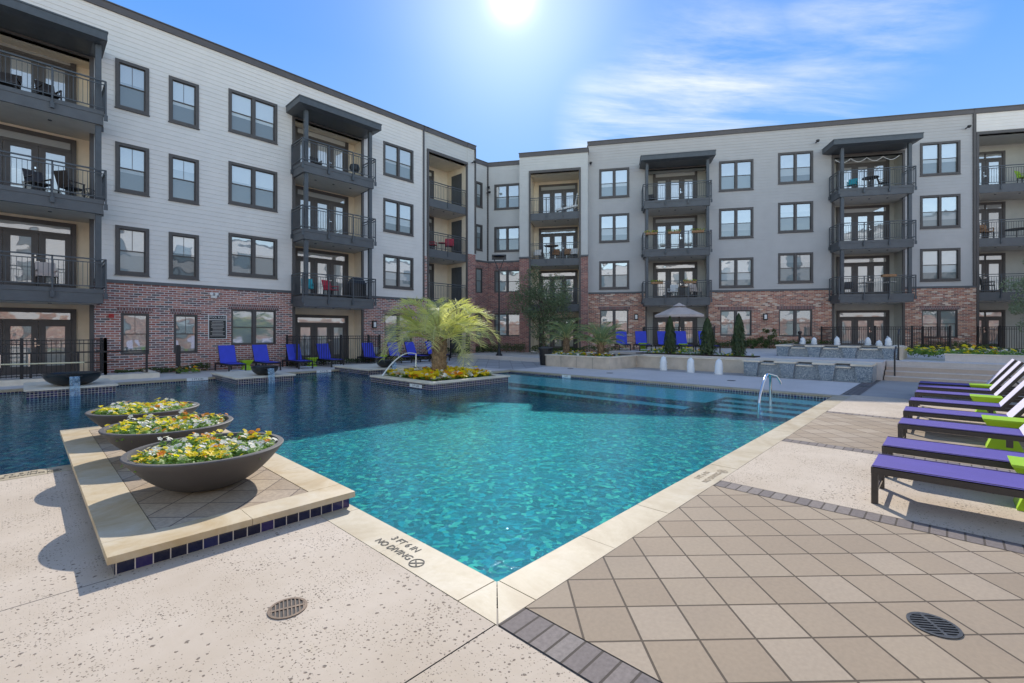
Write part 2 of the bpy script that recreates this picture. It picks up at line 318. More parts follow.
# ------------------------------------------------------------------ mesh helpers
class MB:
    def __init__(s): s.v = []; s.f = []; s.i = []
    def add(s, vs, fs, mi=0):
        o = len(s.v); s.v += [tuple(v) for v in vs]; s.f += [tuple(o+k for k in f) for f in fs]; s.i += [mi]*len(fs)
    def box(s, x0, x1, y0, y1, z0, z1, mi=0, Mx=None):
        vs = [(x0, y0, z0), (x1, y0, z0), (x1, y1, z0), (x0, y1, z0), (x0, y0, z1), (x1, y0, z1), (x1, y1, z1), (x0, y1, z1)]
        if Mx: vs = [Mx @ Vector(v) for v in vs]
        s.add(vs, [(0, 3, 2, 1), (4, 5, 6, 7), (0, 1, 5, 4), (1, 2, 6, 5), (2, 3, 7, 6), (3, 0, 4, 7)], mi)
    def prism(s, poly, z0, z1, mi=0):
        n = len(poly)
        s.add([(x, y, z0) for x, y in poly]+[(x, y, z1) for x, y in poly], [tuple(range(n))[::-1], tuple(range(n, 2*n))]+[(k, (k+1) % n, n+(k+1) % n, n+k) for k in range(n)], mi)
    def quad(s, a, b, c, d, mi=0): s.add([a, b, c, d], [(0, 1, 2, 3)], mi)
    def bar(s, a, b, w_, h_, mi=0):
        a = Vector(a); b = Vector(b); d = (b-a); ln = d.length; q = d.to_track_quat('Z', 'Y').to_matrix().to_4x4(); T = Matrix.Translation(a) @ q
        s.box(-w_/2, w_/2, -h_/2, h_/2, 0, ln, mi, T)
    def tube(s, pts, r, n=8, mi=0, cap=True):
        pts = [Vector(p) for p in pts]; rs = r if isinstance(r, (list, tuple)) else [r]*len(pts)
        vs = []; up = Vector((0, 0, 1)); prev = None
        for k, p in enumerate(pts):
            d = (pts[min(k+1, len(pts)-1)] - pts[max(k-1, 0)]).normalized()
            if prev is None:
                a = d.cross(up if abs(d.z) < .9 else Vector((1, 0, 0))).normalized()
            else: a = (prev - d*prev.dot(d)).normalized()
            prev = a; b = d.cross(a)
            vs += [p + (a*cos(2*pi*j/n) + b*sin(2*pi*j/n))*rs[k] for j in range(n)]
        fs = [(k*n+j, k*n+(j+1) % n, (k+1)*n+(j+1) % n, (k+1)*n+j) for k in range(len(pts)-1) for j in range(n)]
        if cap: fs += [tuple(range(n))[::-1], tuple(range((len(pts)-1)*n, len(pts)*n))]
        s.add(vs, fs, mi)
    def lathe(s, prof, n=32, c=(0, 0, 0), mi=0, sx=1, sy=1):
        vs = [(c[0]+r*cos(2*pi*j/n)*sx, c[1]+r*sin(2*pi*j/n)*sy, c[2]+z) for r, z in prof for j in range(n)]
        fs = [(k*n+j, k*n+(j+1) % n, (k+1)*n+(j+1) % n, (k+1)*n+j) for k in range(len(prof)-1) for j in range(n)]
        s.add(vs, fs, mi)
    def build(s, name, mats, parent=None, Mx=None, smooth=False, rel=True):
        me = bpy.data.meshes.new(name); me.from_pydata(s.v, [], s.f)
        mats = mats if isinstance(mats, (list, tuple)) else [mats]
        for m in mats: me.materials.append(M[m] if isinstance(m, str) else m)
        me.polygons.foreach_set('material_index', s.i)
        if smooth:
            me.polygons.foreach_set('use_smooth', [True]*len(s.f)); me.set_sharp_from_angle(angle=R(38))
        me.update()
        o = bpy.data.objects.new(name, me); COL.objects.link(o)
        if Mx is not None: o.matrix_basis = Mx
        if parent:
            o.parent = parent
            if rel and parent.parent is None:
                o.matrix_basis = parent.matrix_basis.inverted() @ (Mx if Mx is not None else Matrix.Identity(4))
        return o
def props(o, label, cat, group=None, kind=None):
    if label: o['label'] = label
    if cat: o['category'] = cat
    if group: o['group'] = group
    if kind: o['kind'] = kind
    return o
def thing(name, label, cat, loc=(0, 0, 0), rz=0, group=None, kind=None):
    o = bpy.data.objects.new(name, None); COL.objects.link(o); o.empty_display_size = .2
    o.matrix_basis = Matrix.Translation(loc) @ Matrix.Rotation(rz, 4, 'Z')
    return props(o, label, cat, group, kind)
def struct(o): o['kind'] = 'structure'; return o
def kids(o): return [c for c in bpy.data.objects if c.parent == o]
def dup(root, loc, rz=0, label=None, sc=1, group=None):
    r = root.copy(); COL.objects.link(r); r.matrix_basis = Matrix.Translation(loc) @ Matrix.Rotation(rz, 4, 'Z') @ Matrix.Scale(sc, 4)
    if label: r['label'] = label
    if group: r['group'] = group
    for ch in kids(root):
        c = ch.copy(); COL.objects.link(c); c.parent = r
        for g in kids(ch):
            d = g.copy(); COL.objects.link(d); d.parent = c
    return r
def text_mesh(name, body, size, mat, parent, Mx, ext=.001, align='CENTER'):
    cu = bpy.data.curves.new('t', 'FONT'); cu.body = body; cu.size = size; cu.extrude = ext; cu.align_x = align; cu.align_y = 'CENTER'
    t = bpy.data.objects.new('t', cu); COL.objects.link(t); bpy.context.view_layer.update()
    me = bpy.data.meshes.new_from_object(t.evaluated_get(bpy.context.evaluated_depsgraph_get())); bpy.data.objects.remove(t)
    me.materials.clear(); me.materials.append(M[mat])
    o = bpy.data.objects.new(name, me); COL.objects.link(o); o.matrix_basis = Mx
    if parent:
        o.parent = parent
        if parent.parent is None: o.matrix_basis = parent.matrix_basis.inverted() @ Mx
    return o
T = Matrix.Translation
# ------------------------------------------------------------------ ground, decks, pool
WZ = -.085                                       # water level
def sheet_rects(name, mat, rects, z=0.0):
    b = MB()
    for x0, x1, y0, y1 in rects: b.quad((x0, y0, z), (x1, y0, z), (x1, y1, z), (x0, y1, z))
    return struct(b.build(name, mat))
XL = -14
# wide ground, left open over the pool
sheet_rects('ground', 'ground', [(-260, XL, -260, 260), (14.1, 260, -260, 260), (XL, 14.1, -260, 1.9), (XL, 1.9, 1.9, 7.55), (XL, 14.1, 19.0, 260), (12.5, 14.1, 13.4, 19.0)], -.012)
sheet_rects('deck', 'rocksalt', [(XL, 1.772, 1.806, 7.39), (-30, 1.772, -30, 1.798), (5.17, 7.64, -12, 1.79), (11.2, 14.5, -12, 1.79)])
b = MB(); b.box(-30, 1.78, 1.797, 1.807, -.02, -.004); b.box(XL, .42, 3.945, 3.95, .0005, .0009); struct(b.build('deck_joint', 'ink'))
sheet_rects('paving', 'diamond', [(2.005, 4.945, -12, 1.79), (7.865, 10.99, -12, 1.79)])
sheet_rects('border_strip', 'strip', [(1.785, 1.995, -12, 1.79), (4.955, 5.16, -12, 1.79), (7.65, 7.855, -12, 1.79), (11.0, 11.19, -12, 1.79)], .001)
sheet_rects('walk', 'darkdeck', [(14.51, 19.6, -12, 1.63)])
sheet_rects('band', 'stripx', [(14.51, 19.6, 1.64, 2.0)])
sheet_rects('pool_deck', 'greydeck', [(14.16, 18.0, 2.01, 13.5), (XL, 12.0, 19.11, 22.5), (12.61, 14.16, 13.51, 19.1)])
sheet_rects('plaza', 'pavegrey', [(14.17, 18.8, 13.51, 22.5), (12.01, 14.16, 19.12, 22.5)])
b = MB()                                          # slightly raised plaza by the far corner, and the right-hand terrace
b.prism([(18.8, 13.0), (30, 13.0), (24.5, 24.5), (18.8, 24.5)], -.05, .22)
struct(b.build('raised_plaza', 'greydeck'))
b = MB(); b.box(20.62, 60, -30, 1.58, -.1, .6); b.box(19.55, 60, 1.6, 10.2, -.1, .598); b.box(21.2, 60, 10.2, 13.0, -.1, .596)
struct(b.build('terrace', 'greydeck'))
b = MB()
for k, x in enumerate((19.6, 19.95, 20.3)): b.box(x, 20.6, -14, 1.56, -.05+.0, .15*(k+1), 0)
struct(b.build('steps', 'stepstone'))
b = MB()
for k, x in enumerate((19.6, 19.95, 20.3, 20.62)): b.box(x-.012, x+.05, -14, 1.55, .15*(k+1)-.03, .15*(k+1)+.004, 0)
props(b.build('step_nosing', 'greydeck'), None, None, kind='structure')
# coping stones with open joints
def coping(segs):
    b = MB()
    for (x0, x1, y0, y1, ax) in segs:
        a0, a1 = (x0, x1) if ax == 'x' else (y0, y1); n = max(1, round((a1-a0)/.92)); st = (a1-a0)/n
        for k in range(n):
            p, q = a0+k*st+.0025, a0+(k+1)*st-.0025
            dz = random.uniform(-.0012, .0012)
            if ax == 'x': b.box(p, q, y0, y1, -.055, .003+dz)
            else: b.box(x0, x1, p, q, -.055, .003+dz)
    return b
cb = coping([(2.1, 13.83, 1.79, 2.1, 'x'), (1.775, 2.08, 2.12, 7.4, 'y'), (XL, 2.08, 7.4, 7.7, 'x'), (13.85, 14.15, 2.1, 13.2, 'y'), (12.6, 13.85, 13.2, 13.5, 'x'), (12.3, 12.6, 13.5, 18.8, 'y'), (XL, 12.3, 18.8, 19.1, 'x')])
for pl in ([(1.775, 1.79), (2.075, 1.79), (2.075, 2.094), (1.78, 1.80)], ):
    pass
cb.prism([(1.785, 1.79), (2.095, 1.79), (2.095, 2.1), (2.084, 2.1)], -.055, .003); cb.prism([(1.775, 1.795), (2.078, 2.1), (2.078, 2.115), (1.775, 2.115)], -.055, .003)
cb.box(13.835, 14.15, 1.79, 2.095, -.055, .003); cb.box(13.855, 14.15, 13.205, 13.5, -.055, .003); cb.box(12.305, 12.6, 18.805, 19.1, -.055, .003)
struct(cb.build('pool_coping', 'travertine2'))
# basin
PD = -.44
b = MB()
def wl(x0, y0, x1, y1, z0, z1, mi): b.quad((x0, y0, z0), (x1, y1, z0), (x1, y1, z1), (x0, y0, z1), mi)
loop = [(2.1, 2.12), (13.83, 2.12), (13.83, 13.22), (12.28, 13.22), (12.28, 18.82), (XL, 18.82), (XL, 7.68), (2.1, 7.68)]
for k in range(len(loop)):
    (x0, y0), (x1, y1) = loop[k], loop[(k+1) % len(loop)]
    wl(x0, y0, x1, y1, PD, -.21, 0); wl(x0, y0, x1, y1, -.21, -.03, 1)
for x0, x1, y0, y1 in ((2.1, 12.28, 2.12, 18.82), (12.28, 13.83, 2.12, 13.22), (XL, 2.1, 7.68, 18.82)): b.quad((x0, y0, PD), (x1, y0, PD), (x1, y1, PD), (x0, y1, PD), 0)
struct(b.build('pool_basin', ['plaster', 'tilesmall']))
b = MB()
def step(x0, x1, y0, y1, z): b.box(x0, x1, y0, y1, PD, z-.012, 1); b.box(x0, x1, y0, y1, z-.011, z, 0)  # pale top on dark sides paints lit treads against shaded risers
step(11.65, 13.82, 4.4, 13.2, -.155); step(13.1, 13.82, 2.13, 4.4, -.156); step(11.22, 11.65, 4.75, 13.2, -.30)
for k in range(3): step(12.75-.38*k, 13.1-.38*k, 2.13, 4.4, -.23-.065*k)
struct(b.build('tanning_ledge', ['ledge', 'plaster']))
b = MB()
for x0, x1, y0, y1 in ((2.1, 12.28, 2.12, 18.82), (12.28, 13.83, 2.12, 13.22), (XL, 2.1, 7.68, 18.82)): b.quad((x0, y0, WZ), (x1, y0, WZ), (x1, y1, WZ), (x0, y1, WZ))
struct(b.build('water', 'water'))
# ------------------------------------------------------------------ building
FA = T((0, 22.5, 0)); FB = T((26.641, 17.048, 0)) @ Matrix.Rotation(R(-58.74), 4, 'Z')
BLD = thing('apartment_building', 'four storey brick and lap-sided apartment building wrapping round the pool, with dark balconies', 'building', (18, 24, 0))
def cells(x0, x1, z0, z1, holes):
    xs = sorted({x0, x1, *[min(max(h[0], x0), x1) for h in holes], *[min(max(h[1], x0), x1) for h in holes]}); out = []
    for a, c in zip(xs, xs[1:]):
        if c-a < 1e-4: continue
        m = (a+c)/2; iv = sorted((max(h[2], z0), min(h[3], z1)) for h in holes if h[0] < m < h[1] and h[3] > z0 and h[2] < z1); z = z0
        for p, q in iv:
            if p > z+1e-4: out.append((a, c, z, p))
            z = max(z, q)
        if z < z1-1e-4: out.append((a, c, z, z1))
    return out
LAP = .185
def wall(F, x0, x1, ztop, bz, holes, sid, brick, y=0, sides=(0, 0), depth=.3, band=True, notchbrick=()):
    """sided upper wall and brick base with openings left free"""
    Fm = F @ T((0, y, 0))
    def clusters(rs):
        rs = list(rs); out = []
        while rs:
            cl_ = [rs.pop()]; grew = True
            while grew:
                grew = False
                for r in rs[:]:
                    if any(min(r[1], t_[1])-max(r[0], t_[0]) > -1e-4 and min(r[3], t_[3])-max(r[2], t_[2]) > -1e-4 for t_ in cl_): cl_.append(r); rs.remove(r); grew = True
            out.append(cl_)
        return out
    s_ = MB()
    for (a, c, p, q) in cells(x0, x1, bz, ztop, holes):
        s_.box(a, c, .02, depth, p, q)
        z = math.floor(p/LAP)*LAP
        while z < q:
            zb, zt = max(z, p), min(z+LAP, q)
            if zt-zb > .002:
                yb = -.013*(1-(zb-z)/LAP)-.002; yt = -.013*(1-(zt-z)/LAP)-.002
                s_.add([(a, yb, zb), (c, yb, zb), (c, yt, zt), (a, yt, zt), (a, .02, zb), (c, .02, zb), (a, .02, zt), (c, .02, zt)], [(0, 1, 2, 3), (4, 5, 1, 0), (0, 3, 6, 4), (1, 5, 7, 2)])
            z += LAP
    s_.build('siding_wall', sid, BLD, Fm)
    if bz > 0:
        for cl_ in clusters(cells(x0, x1, -.1, bz, holes)):
            b_ = MB()
            for (a, c, p, q) in cl_: b_.box(a, c, -.035, depth-.01, p, q)
            b_.build('brick_wall', brick, BLD, Fm)
    t_ = MB()
    t_.box(x0-.02, x1+.02, -.07, .5, ztop-.29, ztop-.04); t_.box(x0-.05, x1+.05, -.10, .6, ztop-.04, ztop)
    t_.build('roof_edge', 'coping_metal', BLD, Fm)
    if band and bz > 0:
        for cl_ in clusters(cells(x0, x1, bz-.06, bz+.08, holes)):
            t2 = MB(); t2.box(min(r[0] for r in cl_), max(r[1] for r in cl_), -.065, -.004, bz-.05, bz+.07)
            t2.build('belt_course', 'slab', BLD, Fm)
wcache = {}
def window(F, x0, x1, z0, z1, y=0, dbl=True, brick=False):
    w_, h_ = round(x1-x0, 2), round(z1-z0, 2); key = (w_, h_, dbl, brick)
    if key not in wcache:
        f = MB(); p = MB(); tw = .055 if brick else .115; yo = -.02 if brick else -.05
        f.box(0, w_, yo, .12, 0, tw); f.box(0, w_, yo, .12, h_-tw, h_); f.box(0, tw, yo, .12, tw, h_-tw); f.box(w_-tw, w_, yo, .12, tw, h_-tw)
        if not brick: f.box(-.02, w_+.02, yo-.025, .05, -.03, 0)
        units = [(tw, w_-tw)]
        if dbl:
            mw = .13; f.box(w_/2-mw/2, w_/2+mw/2, yo+.01, .12, tw, h_-tw); units = [(tw, w_/2-mw/2), (w_/2+mw/2, w_-tw)]
        for a, c in units:
            zm = h_*.5
            for (q0, q1, yy) in ((tw, zm+.02, .055), (zm-.02, h_-tw, .03)):
                s_ = .035
                f.box(a, c, yy, yy+.03, q0, q0+s_); f.box(a, c, yy, yy+.03, q1-s_, q1); f.box(a, a+s_, yy, yy+.03, q0+s_, q1-s_); f.box(c-s_, c, yy, yy+.03, q0+s_, q1-s_)
                p.box(a+s_, c-s_, yy+.012, yy+.02, q0+s_, q1-s_)
            if not dbl:
                f.box((a+c)/2-.01, (a+c)/2+.01, .04, .05, zm+.02, h_-tw-.035); f.box((a+c)/2-.008, (a+c)/2+.008, .068, .078, tw+.03, zm-.02)
        a = f.build('window', 'trim'); c = p.build('pane', 'panelow' if brick else 'pane'); wcache[key] = (a.data, c.data); bpy.data.objects.remove(a); bpy.data.objects.remove(c)
    md, pd = wcache[key]
    o = bpy.data.objects.new('window', md); COL.objects.link(o); o.parent = BLD; o.matrix_basis = BLD.matrix_basis.inverted() @ F @ T((x0, y, z0))
    q = bpy.data.objects.new('pane', pd); COL.objects.link(q); q.parent = o
    if brick:      # soldier course is part of the brickwork
        s_ = MB(); s_.box(x0-.12, x1+.12, y-.045, y-.036, z1+.01, z1+.21); s_.build('lintel', 'soldier', BLD, F)
    return o
M['soldier'] = brick_mat('soldier_brick', [(.22, .06, .045), (.15, .05, .045), (.27, .09, .07), (.12, .05, .045)], (.4, .36, .34), .085, .3, .010).m
dcache = {}
def door(F, x0, x1, z0, z1, y, n=3, transom=True, handle=0):
    w_, h_ = round(x1-x0, 2), round(z1-z0, 2); key = (w_, h_, n, transom)
    if key not in dcache:
        f = MB(); p = MB(); k_ = MB(); st = .13; th = .42
        top = h_-th if transom else h_
        f.box(0, .12, -.1, 0, 0, h_); f.box(w_-.12, w_, -.1, 0, 0, h_); f.box(.12, w_-.12, -.1, 0, h_-.12, h_); f.box(.12, w_-.12, -.08, -.002, 0, .03)
        if transom: f.box(.12, w_-.12, -.09, 0, top-.08, top)
        pw = (w_-.24)/n
        for i in range(n):
            a = .12+i*pw; zt = top-(.08 if transom else .12)
            f.box(a+.005, a+st+.05, -.07, -.01, .03, zt); f.box(a+pw-st-.05, a+pw-.005, -.07, -.01, .03, zt); f.box(a+st+.05, a+pw-st-.05, -.07, -.01, .03, .28); f.box(a+st+.05, a+pw-st-.05, -.07, -.01, zt-.14, zt)
            p.box(a+st+.05, a+pw-st-.05, -.045, -.03, .28, zt-.14)
        if transom:
            m_ = 2 if n == 2 else 1
            tws = (w_-.24)/m_
            for i in range(m_):
                a = .12+i*tws; f.box(a, a+.04, -.07, -.01, top, h_-.12); f.box(a+tws-.04, a+tws, -.07, -.01, top, h_-.12); p.box(a+.04, a+tws-.04, -.045, -.03, top+.03, h_-.15)
            f.box(.12, w_-.12, -.07, -.01, top, top+.03); f.box(.12, w_-.12, -.07, -.01, h_-.15, h_-.12)
        hx = .12+pw*(n-1); k_.box(hx-.10, hx-.06, -.10, -.07, .95, 1.12); k_.box(hx-.10, hx+.03, -.13, -.115, 1.0, 1.025); k_.box(hx-.09, hx-.07, -.12, -.1, .99, 1.03); k_.box(hx-.1, hx-.06, -.09, -.07, 1.2, 1.26)
        a = f.build('door', 'trim'); c = p.build('pane', 'doorglass'); d = k_.build('handle', 'alu'); dcache[key] = (a.data, c.data, d.data)
        for q in (a, c, d): bpy.data.objects.remove(q)
    md = dcache[key]
    o = bpy.data.objects.new('door', md[0]); COL.objects.link(o); o.parent = BLD; o.matrix_basis = BLD.matrix_basis.inverted() @ F @ T((x0, y, z0))
    for nm, m_ in (('pane', md[1]), ('handle', md[2])): q = bpy.data.objects.new(nm, m_); COL.objects.link(q); q.parent = o
    return o
def railing(b, pts, z, h=1.02):
    """rail following a polyline at floor height z"""
    for si, ((x0, y0), (x1, y1)) in enumerate(zip(pts, pts[1:])):
        ln = math.hypot(x1-x0, y1-y0)
        for zz_, t in ((h, .045), (h-.12, .03), (.09, .03)): b.bar((x0, y0, z+zz_), (x1, y1, z+zz_), t, t)
        n = max(1, int(ln/.115))
        for k in range(1, n): 
            x, y = x0+(x1-x0)*k/n, y0+(y1-y0)*k/n; b.bar((x, y, z+.09), (x, y, z+h-.12), .014, .014)
        m_ = max(1, round(ln/1.25))
        for k in range(1 if si else 0, m_+1):
            x, y = x0+(x1-x0)*k/m_, y0+(y1-y0)*k/m_; b.bar((x, y, z-.22), (x, y, z+h), .045, .045)
            b.box(x-.05, x+.05, y-.028, y+.03, z-.33, z-.14)
def balcony(F, x0, x1, yf, zb, ox0, ox1, d, y=0, posts=None, th=.48):
    s_ = MB()
    if yf < -.3:
        s_.box(x0, x1, yf, -.036, zb+.001, zb+th-.02); s_.box(x0-.02, x1+.02, yf-.02, -.037, zb+th-.14, zb+th)
        s_.box(ox0+.001, ox1-.001, -.034, d-.001, zb+.02, zb+th-.002)
    else:
        s_.box(ox0+.001, ox1-.001, .0, d-.001, zb, zb+th)
    for k in range(3):     # little soffit lights and sprinkler heads
        xx = x0+(x1-x0)*(.25+.25*k); s_.lathe([(0.0, -.03), (.05, -.03), (.05, .01)], 10, (xx, max(yf, 0)*.5+.4 if yf > -.3 else yf*.4, zb))
    o = s_.build('balcony', 'slab', BLD, F @ T((0, y, 0)))
    r_ = MB(); yr = yf+.02 if yf < -.3 else .05
    if yf < -.3: railing(r_, [(x0-.06, -.08), (x0-.06, yf-.06), (x1+.06, yf-.06), (x1+.06, -.08)], zb+th)
    else: railing(r_, [(ox0+.03, -.02), (ox1-.03, -.02)], zb+th)
    r = r_.build('railing', 'steel', o, rel=False)
    c_ = MB(); c_.quad((x0+.05, max(yf, -.9)+.03, zb-.004), (x0+.05, d-.01, zb-.004), (x1-.05, d-.01, zb-.004), (x1-.05, max(yf, -.9)+.03, zb-.004)) if yf > -.3 else (c_.quad((x0+.1, yf+.06, zb-.006), (x0+.1, -.04, zb-.006), (x1-.1, -.04, zb-.006), (x1-.1, yf+.06, zb-.006)), c_.quad((ox0+.02, -.03, zb+.012), (ox0+.02, d-.01, zb+.012), (ox1-.02, d-.01, zb+.012), (ox1-.02, -.03, zb+.012)))
    c_.build('soffit', 'soffit', o, rel=False)
    return o
def recess(F, ox0, ox1, z0, z1, d, mat, y=0, ceil=True):
    b = MB()
    b.box(ox0-.12, ox1+.12, d, d+.15, z0, z1+.2)
    b.box(ox0-.12, ox0, .301, d, z0, z1+.2); b.box(ox1, ox1+.12, .301, d, z0, z1+.2)
    b.box(ox0-.001, ox0+.012, -.0, .30, z0, z1); b.box(ox1-.012, ox1+.001, -.0, .30, z0, z1)
    b.box(ox0, ox1, .0, d, z1, z1+.2)
    b.build('recess_wall', mat, BLD, F @ T((0, y, 0)))
    t = MB(); t.box(ox0-.02, ox0+.1, -.075, -.0, z0, z1); t.box(ox1-.1, ox1+.02, -.075, -.0, z0, z1); t.box(ox0-.02, ox1+.02, -.08, .02, z1-.02, z1+.14)
    t.build('opening_trim', 'trim', BLD, F @ T((0, y, 0)))
def canopy(F, x0, x1, yf, zt, y=0):
    b = MB(); b.box(x0, x1, yf, -.02, zt-.30, zt); b.box(x0-.02, x1+.02, yf-.02, -.021, zt-.04, zt+.012)
    b.add([(x0+.02, yf+.02, zt-.30), (x1-.02, yf+.02, zt-.30), (x1-.02, -.022, zt-.30), (x0+.02, -.022, zt-.30), (x0+.35, yf+.28, zt-.38), (x1-.35, yf+.28, zt-.38), (x1-.35, -.022, zt-.38), (x0+.35, -.022, zt-.38)], [(1, 0, 4, 5), (2, 1, 5, 6), (0, 3, 7, 4), (7, 6, 5, 4)])
    b.build('canopy', 'steel', BLD, F @ T((0, y, 0)))
def post(F, x, yy, z0, z1, y=0):
    b = MB(); b.box(x-.08, x+.08, yy-.08, yy+.08, z0, z1); b.build('post', 'steel', BLD, F @ T((0, y, 0)))
# ---- left wing (facade plane Y = 22.5)
A1 = (-3.0, 1.73, -.1, 11.45); A2 = (8.72, 12.32, -.1, 11.72); A3 = (16.45, 19.58, -.1, 12.34)
wins = []
for x0, x1, zs, dbl in ((2.34, 3.34, ((9.96, 11.78), (6.85, 8.68), (3.75, 5.58)), False), (3.96, 4.97, ((9.96, 11.78), (6.85, 8.68), (3.75, 5.58)), False),
                        (6.05, 8.03, ((10.24, 12.07), (7.13, 8.95), (4.05, 5.87)), True), (13.53, 15.47, ((10.23, 12.06), (7.13, 8.95), (4.04, 5.86)), True),
                        (-9.2, -7.2, ((10.2, 12.0), (7.1, 8.9), (4.0, 5.8)), True)):
    for z0, z1 in zs: wins.append((x0, x1, z0, z1, dbl, False))
for x0, x1, z0, z1, dbl in ((2.5, 3.34, .74, 2.31, False), (4.12, 4.93, .74, 2.31, False), (6.15, 7.98, 1.03, 2.6, True), (13.6, 15.4, 1.0, 2.59, True)): wins.append((x0, x1, z0, z1, dbl, True))
wall(FA, -14, 16.2, 13.75, 3.47, [A1, A2]+[w_[:4] for w_ in wins], 'siding_white', 'brickA')
for w_ in wins: window(FA, *w_[:4], dbl=w_[4], brick=w_[5])
# corner bay of the left wing
wall(FA, 16.2, 16.449, 13.75, 6.1, [], 'siding_mid', 'brickA', band=False); wall(FA, 19.581, 20.27, 13.75, 6.63, [], 'siding_mid', 'brickB2', y=-.02, band=False)
b = MB()
s_h = [(16.45, 19.58, 12.34, 13.5)]
wall(FA, 16.45, 19.58, 13.75, 12.48, [], 'siding_mid', 'brickA', band=False) if False else None
for z in range(7):
    zb = 12.48+z*LAP; zt = min(zb+LAP, 13.5)
    if zt > zb: b.add([(16.449, -.014, zb), (19.581, -.014, zb), (19.581, -.002, zt), (16.449, -.002, zt), (16.449, .02, zb), (19.581, .02, zb)], [(0, 1, 2, 3), (4, 5, 1, 0)])
b.box(16.45, 19.58, .02, .3, 12.34, 13.6); b.build('siding_wall', 'siding_mid', BLD, FA)
b = MB(); b.box(16.45, 19.58, -.07, .5, 13.46, 13.71); b.box(16.4, 19.6, -.10, .6, 13.71, 13.75); b.box(16.14, 16.24, -.06, .0, 3.5, 13.46); b.build('roof_edge', 'coping_metal', BLD, FA)
# corner, in two short returns
cw = [(21.2, 22.4, a, c, True, False) for a, c in ((10.4, 12.18), (7.35, 9.18), (4.35, 6.1))]
wall(FA, 20.27, 22.94, 13.75, 6.6, [w_[:4] for w_ in cw[:2]]+[(21.2, 22.4, 4.35, 6.1), (21.2, 22.4, 1.1, 2.9)], 'siding_mid', 'brickB2', y=1.6)
for w_ in cw: window(FA, *w_[:4], y=1.6, dbl=True, brick=w_[2] < 6)
window(FA, 21.2, 22.4, 1.1, 2.9, y=1.6, dbl=True, brick=True)
b = MB(); b.box(20.0, 20.27, .28, 1.6, -.1, 13.7); b.build('side_wall', 'siding_mid', BLD, FA)
cb_ = [(-7.45, -5.55, a, c) for a, c in ((10.35, 12.15), (7.33, 9.12), (4.42, 6.0), (1.3, 2.92))]
wall(FB, -7.95, -5.38, 13.75, 6.6, cb_, 'siding_mid', 'brickB2', y=.5)
for i, w_ in enumerate(cb_): window(FB, *w_, y=.5, dbl=True, brick=i > 1)
# projecting block with the stacked loggias
BO = (-4.72, -1.26, -.1, 12.4)
wall(FB, -5.4, -.78, 13.82, 6.63, [BO], 'siding_mid', 'brickB2', y=-.6, band=False)
for q_ in ((-5.4, -5.15, -.29, .5), (-1.0, -.78, -.29, .0)): b = MB(); b.box(*q_, -.1, 13.7); b.build('side_wall', 'siding_mid', BLD, FB)
for q_ in ((-5.42, -4.7), (-1.28, -.74)): b = MB(); b.box(*q_, -.72, -.637, 6.6, 6.72); b.build('belt_course', 'slab', BLD, FB)
# ---- right wing
B3 = (2.95, 6.81, -.1, 12.25); B4 = (13.89, 17.68, -.1, 12.2); B5 = (21.28, 26.0, -.1, 12.95)
wb = []
for x0, x1, zs in ((-.05, 1.91, ((10.58, 12.53), (7.6, 9.5), (4.47, 6.35))), (7.47, 9.48, ((10.56, 12.48), (7.54, 9.46), (4.42, 6.3))), (10.9, 12.85, ((10.8, 12.73), (7.77, 9.64), (4.64, 6.5))), (18.5, 20.49, ((10.76, 12.7), (7.67, 9.6), (4.58, 6.48))), (27.5, 29.5, ((10.76, 12.7), (7.67, 9.6), (4.58, 6.48)))):
    for z0, z1 in zs: wb.append((x0, x1, z0, z1, False))
for x0, x1, z0, z1 in ((0, 1.85, 1.47, 3.1), (7.53, 9.38, 1.36, 2.99), (10.93, 12.8, 1.32, 3.0), (18.57, 20.37, 1.26, 2.9)): wb.append((x0, x1, z0, z1, True))
wall(FB, -.8, 21.15, 14.45, 4.2, [B3, B4]+[w_[:4] for w_ in wb if w_[0] < 21], 'siding_gray', 'brickB')
wall(FB, 21.15, 34, 14.45, 4.2, [B5]+[w_[:4] for w_ in wb if w_[0] > 21], 'siding_white', 'brickB')
b = MB(); b.box(21.10, 21.24, -.08, -.0, 4.25, 14.2); b.build('corner_trim', 'trim', BLD, FB)
for w_ in wb: window(FB, *w_[:4], brick=w_[4])
